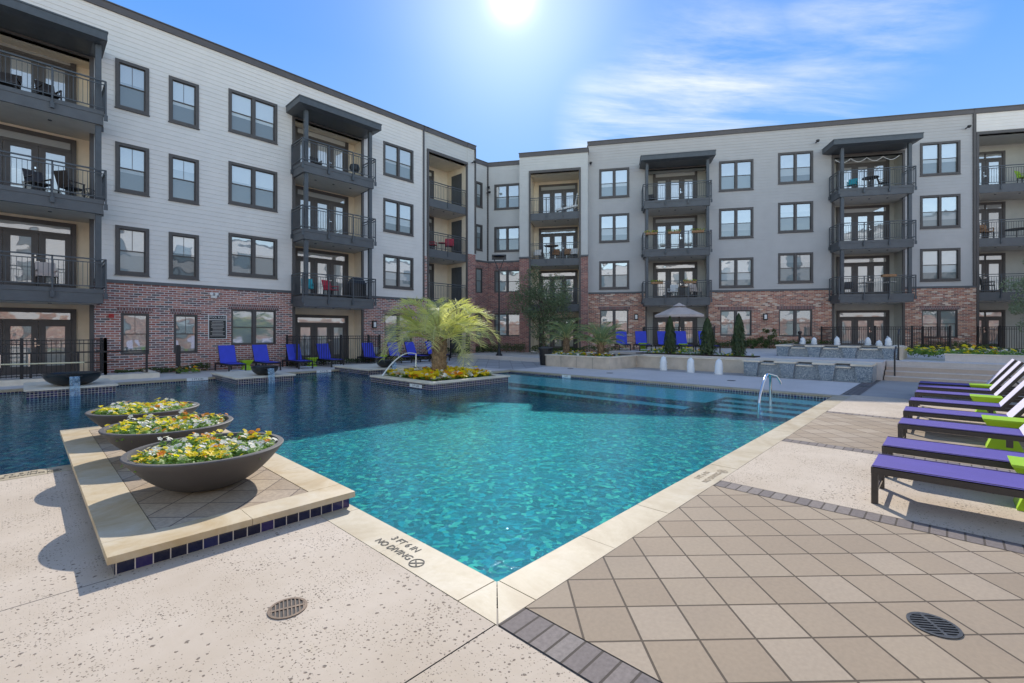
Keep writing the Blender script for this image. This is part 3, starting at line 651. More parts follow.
# recesses, balconies, doors
for F, op, d, mat, y, zs, prot, dr, cx, gf, n in (
    (FA, A1, .95, 'cream', 0, (2.59, 5.67, 8.75), (-3.25, 1.9, -1.25), (-1.46, 1.34), (-3.35, 1.98, 11.88), .12, 3),
    (FA, A2, .95, 'cream', 0, (2.78, 5.84, 8.88), (8.72, 12.24, -1.25), (9.15, 11.95), (8.42, 12.5, 12.14), .15, 3),
    (FA, A3, 2.0, 'cream', 0, (3.05, 6.1, 9.12), None, (16.6, 18.4), None, .15, 2),
    (FB, BO, 2.0, 'cream', -.6, (3.0, 6.08, 9.18), None, (-4.35, -1.6), None, .3, 3),
    (FB, B3, .95, 'graystucco', 0, (3.28, 6.36, 9.42), (2.78, 6.7, -1.25), (3.51, 6.31), (2.56, 6.96, 12.68), .62, 3),
    (FB, B4, .95, 'graystucco', 0, (3.32, 6.42, 9.48), (13.78, 17.5, -1.25), (14.53, 17.37), (13.35, 17.8, 12.75), .62, 3),
    (FB, B5, 2.0, 'graystucco', 0, (3.4, 6.5, 9.58), None, (22.0, 24.0), None, .62, 2)):
    recess(F, op[0], op[1], -.1, op[3], d, mat, y)
    levels = [gf]+[z+.48 for z in zs]
    for i, z in enumerate(levels):
        door(F, dr[0], dr[1], z, z+(2.32 if i == 0 else 2.5), y+d-.005, n)
    for z in zs:
        if prot: balcony(F, prot[0], prot[1], prot[2], z, op[0], op[1], d, y)
        else: balcony(F, op[0], op[1], 0, z, op[0], op[1], d, y)
    if prot:
        canopy(F, cx[0], cx[1], prot[2]-.3, cx[2], y)
        for xx in (prot[0]+.18, prot[1]-.12): 
            for za, zb in ((zs[0]+.48, zs[1]), (zs[1]+.48, zs[2]), (zs[2]+.48, cx[2]-.3)): post(F, xx, prot[2]+.17, za, zb, y)
    b = MB(); b.box(op[0], op[1], .02 if prot else .02, d, -.1, gf); b.build('patio_floor', 'greydeck', BLD, F @ T((0, y, 0)))
# darker storage doors on the side walls of the deep loggias
for z in (.15, 3.53, 6.58, 9.6):
    b = MB(); b.box(19.53, 19.57, .5, 1.5, z, z+2.3); b.build('storage_door', 'steel', BLD, FA)
# roofs over everything
b = MB()
b.box(-14, 20.2, .25, 14, 13.3, 13.4); b.box(20.2, 28, 1.8, 14, 13.28, 13.38); b.build('roof', 'roof', BLD, FA)
b = MB(); b.box(-8.2, -.75, .72, 14, 13.24, 13.34); b.box(-5.2, -1.0, -.35, .72, 13.24, 13.34); b.box(-.8, 34, .25, 14, 13.9, 14.0); b.box(-.8, 34, 13.8, 14, 0, 14.3); b.box(-.8, -.6, .3, 14, 13.3, 14.3); b.box(33.8, 34, .3, 14, 0, 14.3); b.build('roof', 'roof', BLD, FB)
# small fittings on the walls
b = MB(); b.box(2.15, 2.3, -.1, -.037, 2.12, 2.27); b.lathe([(0, .0), (.05, 0), (.05, .02)], 10, (2.22, -.1, 2.2)); b.build('fire_alarm', 'red', BLD, FA)
b = MB(); b.box(5.38, 5.6, -.12, -.037, 3.03, 3.13); b.lathe([(0, 0), (.07, 0), (.08, .12), (0, .13)], 10, (5.4, -.13, 3.13)); b.lathe([(0, 0), (.07, 0), (.08, .12), (0, .13)], 10, (5.58, -.13, 3.13)); b.build('flood_light', 'white_paint', BLD, FA)
for F, x, y, z in ((FA, 12.95, 0, 2.0), (FB, 10.15, 0, 2.55), (FB, 2.35, 0, 2.6)):
    b = MB(); b.box(x-.12, x+.12, y-.14, y-.037, z-.2, z+.2); o = b.build('wall_light', 'black', BLD, F); b = MB(); b.box(x-.07, x+.07, y-.15, y-.141, z-.13, z+.13); b.build('lens', 'white_paint', o, rel=False)
for F, x, y, z in ((FA, 19.95, -.05, 12.55), (FA, 22.8, 1.55, 11.55), (FB, -7.8, .45, 11.9), (FB, 13.0, -.03, 13.2), (FB, 20.75, -.03, 13.35), (FB, -.6, -.03, 12.9)):
    b = MB(); b.tube([(x, y, z), (x, y-.25, z+.02)], .035, 8); b.lathe([(0, .09), (.09, .06), (.1, 0), (.07, -.06), (0, -.09)], 12, (x, y-.28, z)); b.build('security_camera', 'black', BLD, F, smooth=True)
for F, x, z0, z1 in ((FB, 2.0, 3.9, 13.9),):
    pass
# downpipe joints seen as dark vertical trims
for q_ in ((-.86, -.8, -.05, .0, 6.7, 14.2), (-7.99, -7.88, .42, .5, 6.7, 13.5)): b = MB(); b.box(*q_); b.build('corner_trim', 'trim', BLD, FB)
b = MB(); b.box(20.2, 20.3, -.09, -.03, 6.7, 13.5); b.build('corner_trim', 'trim', BLD, FA)

# ---- the wing across the courtyard (behind the lens; it shows in the glass and throws light back)
BL2 = thing('apartment_building', 'pale apartment wing across the courtyard, seen only as reflections in the windows', 'building', (-22, -22, 0))
FO = T((cos(AZ)*-24, sin(AZ)*-24, 0)) @ Matrix.Rotation(AZ+pi/2, 4, 'Z')
b = MB(); b.box(-38, 40, 0, 12, 3.4, 13.6); b.build('siding_wall', 'siding_white', BL2, FO)
b = MB(); b.box(-38, 40, -.02, 11.9, -.1, 3.4); b.build('brick_wall', 'brickB', BL2, FO)
b = MB(); b.box(-38.1, 40.1, -.1, 12.1, 13.6, 13.85); b.build('roof_edge', 'coping_metal', BL2, FO)
wd = None
for i in range(11):
    for j in range(4):
        if wd is None:
            f = MB(); f.box(-1, 1, -.06, .1, -1, 1); wd = f.build('window', 'trim', BL2, FO @ T((-35+i*7, 0, 2+3.1*j))); f = MB(); f.box(-.88, .88, -.075, -.06, -.88, .88); pd = f.build('pane', 'pane', wd, rel=False)
        else:
            o = wd.copy(); COL.objects.link(o); o.matrix_basis = BL2.matrix_basis.inverted() @ FO @ T((-35+i*7, 0, 2+3.1*j)); q = pd.copy(); COL.objects.link(q); q.parent = o
BL3 = thing('apartment_building', 'pale apartment wing on the near side of the courtyard, seen only in reflections', 'building', (32, -24, 0))
FQ = T((30, -24, 0)) @ Matrix.Rotation(pi, 4, 'Z')
b = MB(); b.box(-34, 34, 0, 12, 3.4, 13.6); b.build('siding_wall', 'siding_white', BL3, FQ)
b = MB(); b.box(-34, 34, -.02, 11.9, -.1, 3.4); b.build('brick_wall', 'brickB', BL3, FQ)
b = MB(); b.box(-34.1, 34.1, -.1, 12.1, 13.6, 13.85); b.build('roof_edge', 'coping_metal', BL3, FQ)
for i in range(10):
    for j in range(4): o = wd.copy(); COL.objects.link(o); o.parent = BL3; o.matrix_basis = BL3.matrix_basis.inverted() @ FQ @ T((-30+i*6.6, 0, 2+3.1*j)); q = pd.copy(); COL.objects.link(q); q.parent = o
# ------------------------------------------------------------------ foliage helpers
def rv(): 
    while True:
        v = Vector((random.uniform(-1, 1), random.uniform(-1, 1), random.uniform(-1, 1)))
        if .01 < v.length < 1: return v
def leafq(b, p, n, ln, wd, mi=0, dirn=None):
    """one small pointed leaf"""
    n = n.normalized(); a = (dirn or rv()).cross(n)
    if a.length < 1e-3: a = Vector((1, 0, 0))
    a.normalize(); c = n.cross(a)
    b.add([p-a*ln*.5, p+c*wd*.5, p+a*ln*.5, p-c*wd*.5], [(0, 1, 2, 3)], mi)
def blossom(b, p, r, mi):
    n = Vector((random.uniform(-.7, .7), random.uniform(-.7, .7)-.2, 1)).normalized(); a = n.cross(Vector((0, 1, .3))).normalized(); c = n.cross(a)
    k = 5; t0 = random.random()*6
    for j in range(k):
        t = t0+2*pi*j/k; d = a*cos(t)+c*sin(t); e = a*-sin(t)+c*cos(t)
        b.add([p, p+d*r*.55+e*r*.5+n*.006, p+d*r*1.05+n*.004*random.random(), p+d*r*.55-e*r*.5+n*.006], [(0, 1, 2, 3)], mi)
    b.add([p+n*.007+a*r*.16, p+n*.007+c*r*.16, p+n*.007-a*r*.16, p+n*.007-c*r*.16], [(0, 1, 2, 3)], 2)
def pansies(b, inside, bx, z0, hgt, dens, leafs, br=.028, cols=(1, 1, 2, 3, 3), ls=.05, bl=(0, 1, 1, 2, 3)):
    """low clumps of leaves and flowers on a patch; inside(x,y) tells where"""
    x0, x1, y0, y1 = bx; area = (x1-x0)*(y1-y0); n = int(area*dens)
    for _ in range(n):
        x, y = random.uniform(x0, x1), random.uniform(y0, y1)
        if not inside(x, y): continue
        cr_ = random.uniform(.05, .11); h = hgt*random.uniform(.5, 1.15)*(1+.5*mnoise.noise(Vector((x*3, y*3, 1))))
        for _ in range(leafs):
            d = rv(); p = Vector((x+d.x*cr_, y+d.y*cr_, z0+h*(.25+.75*random.random()**.6)*(1-.35*(d.x**2+d.y**2))))
            leafq(b, p, Vector((d.x, d.y, .5+random.random())), ls*random.uniform(.7, 1.3), ls*.55*random.uniform(.7, 1.2), 0)
        patch = mnoise.noise(Vector((x*2.2, y*2.2, 5)))
        c_ = random.choice(cols) if random.random() < .4 else (3 if patch > .12 else 1 if patch > -.12 else (2 if patch < -.3 else 1))
        for _ in range(random.choice(bl)):
            d = rv(); blossom(b, Vector((x+d.x*cr_, y+d.y*cr_, z0+h*random.uniform(.85, 1.2))), br*random.uniform(.75, 1.25), c_)
def crown(b, c, r, n, ls, mi=0, rz=None, clumps=40, seed=1):
    rnd = random.Random(seed); rz = rz or r; cs = []
    for _ in range(clumps):
        while True:
            v = Vector((rnd.uniform(-1, 1), rnd.uniform(-1, 1), rnd.uniform(-1, 1)))
            if v.length < 1: break
        v = v.normalized()*(.35+.65*rnd.random()**.6) if v.length > 0 else v
        cs.append((Vector((c[0]+v.x*r, c[1]+v.y*r, c[2]+v.z*rz)), r*rnd.uniform(.16, .32)))
    for k in range(n):
        cc, cr_ = cs[k % clumps]; v = rv(); p = cc+v*cr_
        leafq(b, p, rv()+Vector((0, 0, .4)), ls*random.uniform(.6, 1.3), ls*.5, mi)
    return cs
def tree(name, label, base, h_trunk, c, r, rz, n, ls, mat, tr, clumps, seed, cat='tree'):
    t = thing(name, label, cat, base)
    b = MB(); cs = crown(b, c, r, n, ls, 0, rz, clumps, seed); b.build('crown', mat, t)
    b = MB(); rnd = random.Random(seed); x, y, z = base
    top = Vector((c[0], c[1], c[2]-rz*.3)); pts = [Vector(base), Vector((x+.05, y, z+h_trunk*.5)), Vector((x-.03, y+.04, z+h_trunk)), top, Vector((c[0], c[1], c[2]+rz*.5))]
    b.tube(pts, [tr*1.25, tr, tr*.85, tr*.5, tr*.12], 10)
    for cc, cr_ in cs[::3]:
        s_ = pts[2].lerp(pts[4], rnd.random()*.7); b.tube([s_, s_.lerp(cc, .55)+Vector((0, 0, .1)), cc], [tr*.32, tr*.2, tr*.06], 5)
    b.build('trunk', 'bark', t, smooth=True); return t
def frond(b, base, az, el, ln, droop, nl, lw, ll, ms=1, ml=0):
    """pinnate palm leaf: arching rachis with narrow leaflets on both sides"""
    p = Vector(base); pts = [p.copy()]; ang = el; st = ln/16
    for k in range(16):
        d = Vector((cos(az)*cos(ang), sin(az)*cos(ang), sin(ang))); p = p+d*st; pts.append(p.copy()); ang -= droop*(.4+1.2*(k/16))/16
    b.tube(pts, [.026*(1-.85*k/16)+.003 for k in range(17)], 5, ms)
    side = Vector((-sin(az), cos(az), 0))
    for j in range(nl):
        f = .2+.79*j/nl; q = f*16; i = int(q); P = pts[i].lerp(pts[min(i+1, 16)], q-i); d = (pts[min(i+1, 16)]-pts[i]).normalized() if i < 16 else (pts[16]-pts[15]).normalized()
        L_ = ll*(.45+.75*sin(pi*min(1, .12+f*.86)))
        up = side.cross(d).normalized()
        if up.z < 0: up = -up
        for sg in (-1, 1):
            rn = random.uniform(-.14, .14)
            v = (side*sg*(.72+rn)+d*(.62-rn)+up*random.uniform(.18, .5)).normalized()
            tip = P+v*L_*random.uniform(.85, 1.1)+Vector((0, 0, -L_*random.uniform(.04, .24))); mid = P.lerp(tip, .5)+Vector((0, 0, L_*.05)); ww = d*lw
            b.add([P-ww*.5, P+ww*.5, mid+ww*.6, tip, mid-ww*.6], [(0, 1, 2, 3, 4)], ml)
def palm(name, label, base, trunk_h, tr, n, ln, lm, seed, group=None, nl=46, droop=2.0):
    random.seed(seed); t = thing(name, label, 'palm', base, group=group)
    b = MB(); prof = []
    x, y, z = base
    b.lathe([(tr*1.1, 0), (tr*1.15, trunk_h*.3), (tr, trunk_h*.75), (tr*.7, trunk_h*1.02), (0.01, trunk_h*1.06)], 14, base)
    for k in range(int(trunk_h/.045)):
        zz_ = z+.03+k*.045; 
        for j in range(9):
            a = 2*pi*j/9+k*.55; rr = tr*1.05; o = Vector((x+cos(a)*rr, y+sin(a)*rr, zz_)); s_ = Vector((-sin(a), cos(a), 0))*.05; u_ = Vector((cos(a)*random.uniform(.03, .09), sin(a)*random.uniform(.03, .09), random.uniform(.08, .16)))
            b.add([o-s_, o+s_, o+u_+s_*.45, o+u_-s_*.45], [(0, 1, 2, 3)], 0)
    b.build('trunk', 'palmbark', t)
    for k in range(n):
        a = 2*pi*k*.381966+random.uniform(-.2, .2); f = k/n; el = R(84-62*f+random.uniform(-6, 6))
        b = MB(); frond(b, (x+cos(a)*tr*.5, y+sin(a)*tr*.5, z+trunk_h*(1.0-.12*f)), a, el, ln*random.uniform(.88, 1.08)*(1-.08*f), droop*random.uniform(.8, 1.2)*(1 - .15*f), nl, .013, ln*.24)
        b.build('frond', [lm, 'palmstem'], t)
    return t
# ------------------------------------------------------------------ near platform with the three bowls
PX0, PX1, PY0, PY1 = .41, 2.05, 3.99, 9.55; PZ = .14
t = thing('planter_platform', 'low cream stone platform with a navy tiled edge, carrying three flower bowls', 'platform', (1.2, 6.7, 0))
b = MB(); b.box(PX0, PX1, PY0, PY1, -.9, PZ-.05); b.build('tile_base', 'tilebig', t)
b = MB(); x0, x1, y0, y1 = PX0-.04, PX1+.04, PY0-.04, PY1+.05; bw = .3
for a0, a1, c0, c1, ax in ((x0, x1, y0, y0+bw, 'x'), (x0, x1, y1-bw, y1, 'x'), (x0, x0+bw, y0+bw, y1-bw, 'y'), (x1-bw, x1, y0+bw, y1-bw, 'y')):
    n = max(1, round(((a1-a0) if ax == 'x' else (c1-c0))/.85)); 
    for k in range(n):
        if ax == 'x': st = (a1-a0)/n; b.box(a0+k*st+.002, a0+(k+1)*st-.002, c0+.002, c1-.002, PZ-.05, PZ)
        else: st = (c1-c0)/n; b.box(a0+.002, a1-.002, c0+k*st+.002, c0+(k+1)*st-.002, PZ-.05, PZ)
b.build('border', 'travertine', t)
b = MB(); b.box(x0+bw+.004, x1-bw-.004, y0+bw+.004, y1-bw-.004, PZ-.05, PZ-.003); b.build('paving', 'field', t)
b = MB(); b.box(x0+bw-.02, x1-bw+.02, y0+bw-.02, y1-bw+.02, PZ-.052, PZ-.012); b.build('grout', 'ink', t)
def bowl_mesh(r, h, wall_=.045):
    b = MB(); pr = []
    for k in range(15):
        f = k/14; pr.append((r*(.26+.74*f**.92), h*f**1.75))
    pr = [(0.001, 0)]+pr+[(r+.004, h+.012), (r-.004, h+.02), (r-wall_, h+.02), (r-wall_-.008, h+.005), (r-wall_-.03, h-.07), (0.001, h-.07)]
    b.lathe(pr, 72); return b
BX = 1.215
bowls = []
for k, (y, lb) in enumerate(((5.15, 'large charcoal bowl nearest the camera on the platform, its rim facing the pool'), (6.8, 'large charcoal bowl in the middle of the row of three'), (8.45, 'large charcoal bowl at the far end of the platform, behind the other two'))):
    if k == 0:
        t0 = thing('planter_bowl', lb, 'planter', (BX, y, PZ), group='charcoal flower bowls')
        bowl_mesh(.645, .345).build('bowl', 'bowl', t0, T((BX, y, PZ)), smooth=True)
        b = MB(); b.lathe([(.001, 0), (.6, 0)], 40, (0, 0, .285)); b.build('soil', 'soil', t0, T((BX, y, PZ)))
    else: dup(t0, (BX, y, PZ), k*.7, lb)
for k, (y, lb, cols) in enumerate(((5.15, 'yellow, orange and white pansies filling the bowl nearest the camera', (1, 2, 3, 3)), (6.8, 'yellow and white pansies filling the middle bowl', (1, 3, 3, 2)), (8.45, 'yellow and white pansies filling the farthest bowl of the platform', (1, 1, 2, 3)))):
    random.seed(20+k); b = MB()
    pansies(b, lambda X, Y: (X**2+Y**2) < .55**2, (-.6, .6, -.6, .6), .275, .115, 240, 30, br=.029, cols=cols, ls=.044, bl=(0, 0, 1, 1, 2, 3))
    props(b.build('pansies', ['leaf', 'yellow', 'orange', 'white'], None, T((BX, y, PZ))), lb, 'flowers', 'pansies in the bowls', 'stuff')
# ------------------------------------------------------------------ tiled boxes along the far side with black bowls
def wet_box(x0, x1, y0, y1, label, hole=None, z=.15, name='fountain_platform'):
    t = thing(name, label, 'platform', ((x0+x1)/2, (y0+y1)/2, 0))
    b = MB(); b.box(x0+.05, x1-.05, y0+.05, y1, -.9, z-.05); b.build('tile_base', 'tilesmall', t)
    b = MB()
    if hole:
        w_ = .3
        b.box(x0, x1, y0, y0+w_, z-.05, z); b.box(x0, x1, y1-w_, y1, z-.05, z); b.box(x0, x0+w_, y0+w_+.002, y1-w_-.002, z-.05, z); b.box(x1-w_, x1, y0+w_+.002, y1-w_-.002, z-.05, z)
    else: b.box(x0, x1, y0, y1, z-.05, z)
    b.build('cap', 'stonecap', t); return t
wet_box(.0, 1.82, 16.83, 19.2, 'tiled box at the left edge of the view with a water bowl on it')
wet_box(4.6, 6.45, 16.35, 19.2, 'tiled box jutting into the pool in front of the first blue loungers')
wet_box(9.15, 11.2, 16.3, 19.2, 'tiled box jutting into the pool just behind the palm island')
WS = .10
for k, (x, y, r, lb) in enumerate(((.93, 17.47, .60, 'black water bowl spilling into the pool at the left edge'), (5.62, 16.83, .42, 'black water bowl spilling into the pool before the blue loungers'), (10.25, 16.8, .42, 'black water bowl on the box behind the palm island'))):
    t = thing('water_bowl', lb, 'fountain bowl', (x, y, .15), group='black water bowls')
    h = .30 if k else .33
    b = MB(); pr = [(.001, 0)]+[(r*(.25+.75*sin(f/9*pi/2)), h*(1-cos(f/9*pi/2))) for f in range(10)]+[(r-.04, h), (r-.06, h-.04), (.001, h-.05)]
    b.lathe(pr, 36); b.box(-.16, .16, -r-.1, -r+.15, h-.07, h-.05); b.build('bowl', 'bowldark', t, T((x, y, .15)), smooth=True)
    b = MB()
    n = 12
    for i in range(n):
        f0, f1 = i/n, (i+1)/n; yy = lambda f: -r-.1-.12*f**.7; zz_ = lambda f: h-.05-(h+.19)*f**1.5
        b.add([(-WS, yy(f0), zz_(f0)), (WS, yy(f0), zz_(f0)), (WS, yy(f1), zz_(f1)), (-WS, yy(f1), zz_(f1)), (-WS, yy(f0)+.02, zz_(f0)), (WS, yy(f0)+.02, zz_(f0)), (WS, yy(f1)+.02, zz_(f1)), (-WS, yy(f1)+.02, zz_(f1))], [(0, 1, 2, 3), (4, 7, 6, 5)])
    yo = y; 
    b.v = [(vx, vy if y-r-.4 > 17 else vy, vz) for vx, vy, vz in b.v]
    b.build('water_sheet', 'sheet', t, T((x, y-.0, .15)), smooth=True)
# ------------------------------------------------------------------ palm island
wet_box(7.97, 11.21, 10.68, 14.1, 'square tiled island in the pool holding the big palm and yellow flowers', hole=True, name='planter_island')
b = MB(); b.box(8.27, 10.91, 10.98, 13.8, .0, .11)
props(b.build('planting_soil', 'soil'), 'dark soil filling the palm island', 'soil', kind='structure')
random.seed(31); b = MB()
pansies(b, lambda X, Y: abs(X-9.6) < 1.28 and abs(Y-12.4) < 1.38, (8.3, 10.9, 11.0, 13.8), .1, .19, 110, 9, br=.068, cols=(1, 1, 3, 1, 1, 2), ls=.07, bl=(2, 2, 3, 4))
props(b.build('pansies', ['leaf', 'yellow', 'orange', 'white']), 'bright yellow and white pansies round the foot of the big palm', 'flowers', kind='stuff')
palm('palm_tree', 'large pale green palm with arching feathery fronds on the tiled island in the pool', (9.72, 12.6, .1), 1.3, .22, 31, 2.3, 'palmleaf', 14, nl=44, droop=2.55)
t = thing('water_jet', 'thin arc of water falling from the palm island into the pool', 'water jet', (8.6, 13.3, .15))
b = MB(); pts = []
for k in range(19): f = k/18; pts.append((9.2-1.05*f, 13.2+.4*f, .86+.06*sin(min(1, f*2.2)*pi/2)-.75*max(0, f-.12)**1.9*1.3))
b.tube(pts, [.014+.012*k/18 for k in range(19)], 8); b.build('stream', 'foam', t, smooth=True)
b = MB(); b.tube([(9.2, 13.2, .1), (9.2, 13.2, .6), pts[0]], .018, 8); b.build('nozzle', 'alu', t, smooth=True)
# ------------------------------------------------------------------ depth marks
def marker(Mx, label, txt='3 FT 6 IN', w_=.62, h_=.1, size=.085):
    t = thing('depth_marker', label, 'depth marker', Mx.translation, group='white depth marker tiles')
    b = MB(); b.box(-w_/2, w_/2, -h_/2, h_/2, 0, .006); b.build('tile', 'white_paint', t, Mx)
    text_mesh('lettering', txt, size, 'ink', t, Mx @ T((0, 0, .0075)))
RX = Matrix.Rotation(R(90), 4, 'X')
marker(T((4.12, 18.805, -.025)) @ RX, 'white depth tile under the coping between the two left tiled boxes')
marker(T((8.55, 18.805, -.025)) @ RX, 'white depth tile under the coping left of the box behind the palm')
marker(T((8.005, 11.5, 0)) @ Matrix.Rotation(R(-90), 4, 'Z') @ RX, 'white depth tile on the side of the palm island')
marker(T((13.82, 10.3, -.045)) @ Matrix.Rotation(R(-90), 4, 'Z') @ RX, 'white depth tile on the far pool edge', '3 FT', .4)
def coping_text(Mx, label, mat, rows=('3 FT 6 IN', 'NO DIVING')):
    t = thing('coping_lettering', label, 'lettering', Mx.translation)
    text_mesh('depth_text', rows[0], .085, mat, t, Mx @ T((.0, .05, .0)), .0006, 'CENTER'); text_mesh('warning_text', rows[1], .085, mat, t, Mx @ T((0, -.055, 0)), .0006, 'CENTER')
    b = MB(); r = .052; cx_2 = .30
    pts = [(cx_2+r*cos(2*pi*k/24), -.06+r*sin(2*pi*k/24)) for k in range(25)]
    for p, q in zip(pts, pts[1:]): b.bar((*p, .0004), (*q, .0004), .007, .0014)
    b.bar((cx_2-r*.7, -.06-r*.7, .0004), (cx_2+r*.7, -.06+r*.7, .0004), .008, .0014); b.bar((cx_2-r*.6, -.06+r*.3, .0004), (cx_2+r*.55, -.06-r*.45, .0004), .01, .0012)
    b.build('no_diving_symbol', mat, t, Mx)
coping_text(T((1.925, 2.97, .0062)) @ Matrix.Rotation(R(-90), 4, 'Z'), 'black depth and NO DIVING lettering on the near pool coping by the corner', 'ink')
coping_text(T((5.2, 1.945, .0062)), 'faded NO DIVING lettering on the right-hand pool coping', 'fadeink')
coping_text(T((-.05, 7.55, .0062)), 'NO DIVING lettering on the coping left of the flower platform', 'ink')
# ------------------------------------------------------------------ drains
def drain(x, y, rz, r, label, mat):
    t = thing('drain_cover', label, 'drain', (x, y, 0), rz)
    b = MB(); b.lathe([(r, .0), (r, .006), (r*.86, .006), (r*.86, .001)], 36); b.box(-r*.9, r*.9, -.008, .008, .001, .0055)
    n = 9
    for k in range(-n//2+1, n//2+1):
        xx = k*r*.2; hh = math.sqrt(max(0, (r*.88)**2-xx**2)); b.box(xx-r*.035, xx+r*.035, -hh, hh, .0012, .005)
    b.build('grate', mat, t, t.matrix_basis)
    b = MB(); b.lathe([(.0001, 0), (r*.9, 0)], 30, (0, 0, .0008)); b.build('opening', 'ink', t, t.matrix_basis)
M['rust'] = simple('rusty_bronze', (.17, .12, .085), .6, .3, var=.3, scale=30)
M['castiron'] = simple('cast_iron', (.09, .09, .088), .5, .5, var=.3, scale=30)
drain(1.05, 2.78, R(-20), .105, 'round rusty drain cover in the pitted pale concrete', 'rust')
drain(3.41, .06, R(35), .115, 'round dark drain cover in the tan pavers', 'castiron')
b = MB()
for k, (x, y) in enumerate(((16.4, 12.0), (15.7, 9.6), (16.0, 5.2), (17.0, 1.8))):
    t = thing('skimmer_lid', ('small dark lid in the deck near the trash can', 'small dark lid in the far deck before the bubbling jets', 'small dark lid in the far deck behind the handrail', 'small dark lid near the dark paved band')[k], 'lid', (x, y, 0), group='small deck lids')
    b = MB(); b.lathe([(.13, 0), (.13, .008), (.0001, .008)], 20, (x, y, 0)); b.build('lid', 'castiron', t)
# ------------------------------------------------------------------ pool handrail
t = thing('pool_handrail', 'stainless steel handrail standing in the pool entry steps', 'handrail', (12.5, 3.25, -.3))
for yy in (3.28,):
    b = MB(); P = [(11.95, yy, -.6), (11.98, yy, -.15), (12.1, yy, .1), (12.35, yy, .36), (12.6, yy, .52), (12.78, yy, .57), (12.92, yy, .53), (12.98, yy, .42), (12.99, yy, .2), (12.99, yy, -.4)]
    b.tube(P, .032, 12); b.build('rail', 'alu', t, smooth=True)
b = MB(); b.tube([(12.72, 3.28, .565), (12.9, 3.12, .5), (12.98, 3.06, .36), (12.99, 3.05, .3)], .022, 10); b.build('grab_loop', 'alu', t, smooth=True)
for x, z in ((11.95, -.63), (12.99, -.31)):
    b = MB(); b.lathe([(.055, 0), (.05, .02), (.033, .03)], 16, (x, 3.28, z)); b.build('flange', 'alu', t, smooth=True)
# ------------------------------------------------------------------ purple sling loungers
def lounger(name, label, loc, rz, fab, frame, group, ang, back_fab=None):
    """foot end at local origin corner, body runs to -Y, width along +X"""
    t = thing(name, label, 'lounger', (0, 0, 0), 0, group); W_ = .63; H_ = .35; hinge = -1.18; end = -1.95
    b = MB(); b.box(0, .045, end, 0, H_-.07, H_-.012); b.box(W_-.045, W_, end, 0, H_-.07, H_-.012); b.box(.046, W_-.046, -.045, 0, H_-.075, H_-.026); b.box(.046, W_-.046, end, end+.045, H_-.075, H_-.014)
    b.box(.046, W_-.046, -.78, -.75, H_-.07, H_-.03); b.build('frame', frame, t)
    for x in (0.001, W_-.051):
        for y in (-.052, end+.04):
            b = MB(); b.box(x, x+.05, y, y+.05, 0, H_-.071); b.build('leg', frame, t)
        b = MB(); b.prism([(x, -1.02), (x+.04, -1.02), (x+.04, -1.08), (x, -1.08)], H_-.16, H_-.071); b.build('stub', frame, t)
    b = MB(); b.tube([(.05, -.028, .09), (W_-.05, -.028, .09)], .014, 8); b.build('foot_bar', 'alu', t)
    b = MB(); n = 14
    ys = [-.004+(hinge+.004)*k/n for k in range(n+1)]; zf = lambda x, y: H_-.002-.006*(1-((x-W_/2)/(W_/2))**2)
    xs = [.004+(W_-.008)*k/8 for k in range(9)]
    vs = [(x, y, zf(x, y)) for y in ys for x in xs]; fs = [(r*9+c+9, r*9+c+10, r*9+c+1, r*9+c) for r in range(n) for c in range(8)]
    b.add(vs, fs); b.box(.046, W_-.046, hinge, -.046, H_-.022, H_-.018); b.build('seat', fab, t)
    b = MB()
    for xx in (.03, W_-.036): b.box(xx, xx+.006, hinge, -.006, H_-.003, H_+.0015)
    b.build('seam', frame, t)
    b = MB(); ca, sa = cos(ang), sin(ang); LB = .78
    def P(x, s_, o): return (x, hinge-.02-s_*ca+o*sa, H_-.03+s_*sa+o*ca)
    for x0, x1 in ((.012, .05), (W_-.05, W_-.012)):
        b.add([P(x0, 0, 0), P(x1, 0, 0), P(x1, LB, 0), P(x0, LB, 0), P(x0, 0, .045), P(x1, 0, .045), P(x1, LB, .045), P(x0, LB, .045)], [(0, 1, 2, 3), (7, 6, 5, 4), (4, 5, 1, 0), (5, 6, 2, 1), (6, 7, 3, 2), (7, 4, 0, 3)])
    x0, x1 = .05, W_-.05
    b.add([P(x0, LB-.04, 0), P(x1, LB-.04, 0), P(x1, LB, 0), P(x0, LB, 0), P(x0, LB-.04, .04), P(x1, LB-.04, .04), P(x1, LB, .04), P(x0, LB, .04)], [(0, 1, 2, 3), (7, 6, 5, 4), (4, 5, 1, 0), (6, 7, 3, 2)])
    o = b.build('backrest', frame, t)
    b = MB(); b.add([P(.02, .01, .05), P(W_-.02, .01, .05), P(W_-.02, LB-.005, .05), P(.02, LB-.005, .05), P(.02, .01, .047), P(W_-.02, .01, .047), P(W_-.02, LB-.005, .047), P(.02, LB-.005, .047)], [(0, 1, 2, 3), (7, 6, 5, 4), (0, 4, 5, 1), (1, 5, 6, 2), (2, 6, 7, 3), (3, 7, 4, 0)])
    b.build('sling', back_fab or fab, o, rel=False)
    b = MB(); s0 = P(.06, .42, 0); b.bar((.08, s0[1], s0[2]), (.08, -1.78, H_-.04), .02, .012); b.bar((W_-.08, s0[1], s0[2]), (W_-.08, -1.78, H_-.04), .02, .012); b.build('support_arm', frame, t)
    t.matrix_basis = T(loc) @ Matrix.Rotation(rz, 4, 'Z'); return t
pl = None
PX = (5.44, 6.52, 8.25, 9.63, 11.18, 12.77, 14.1, 15.15)
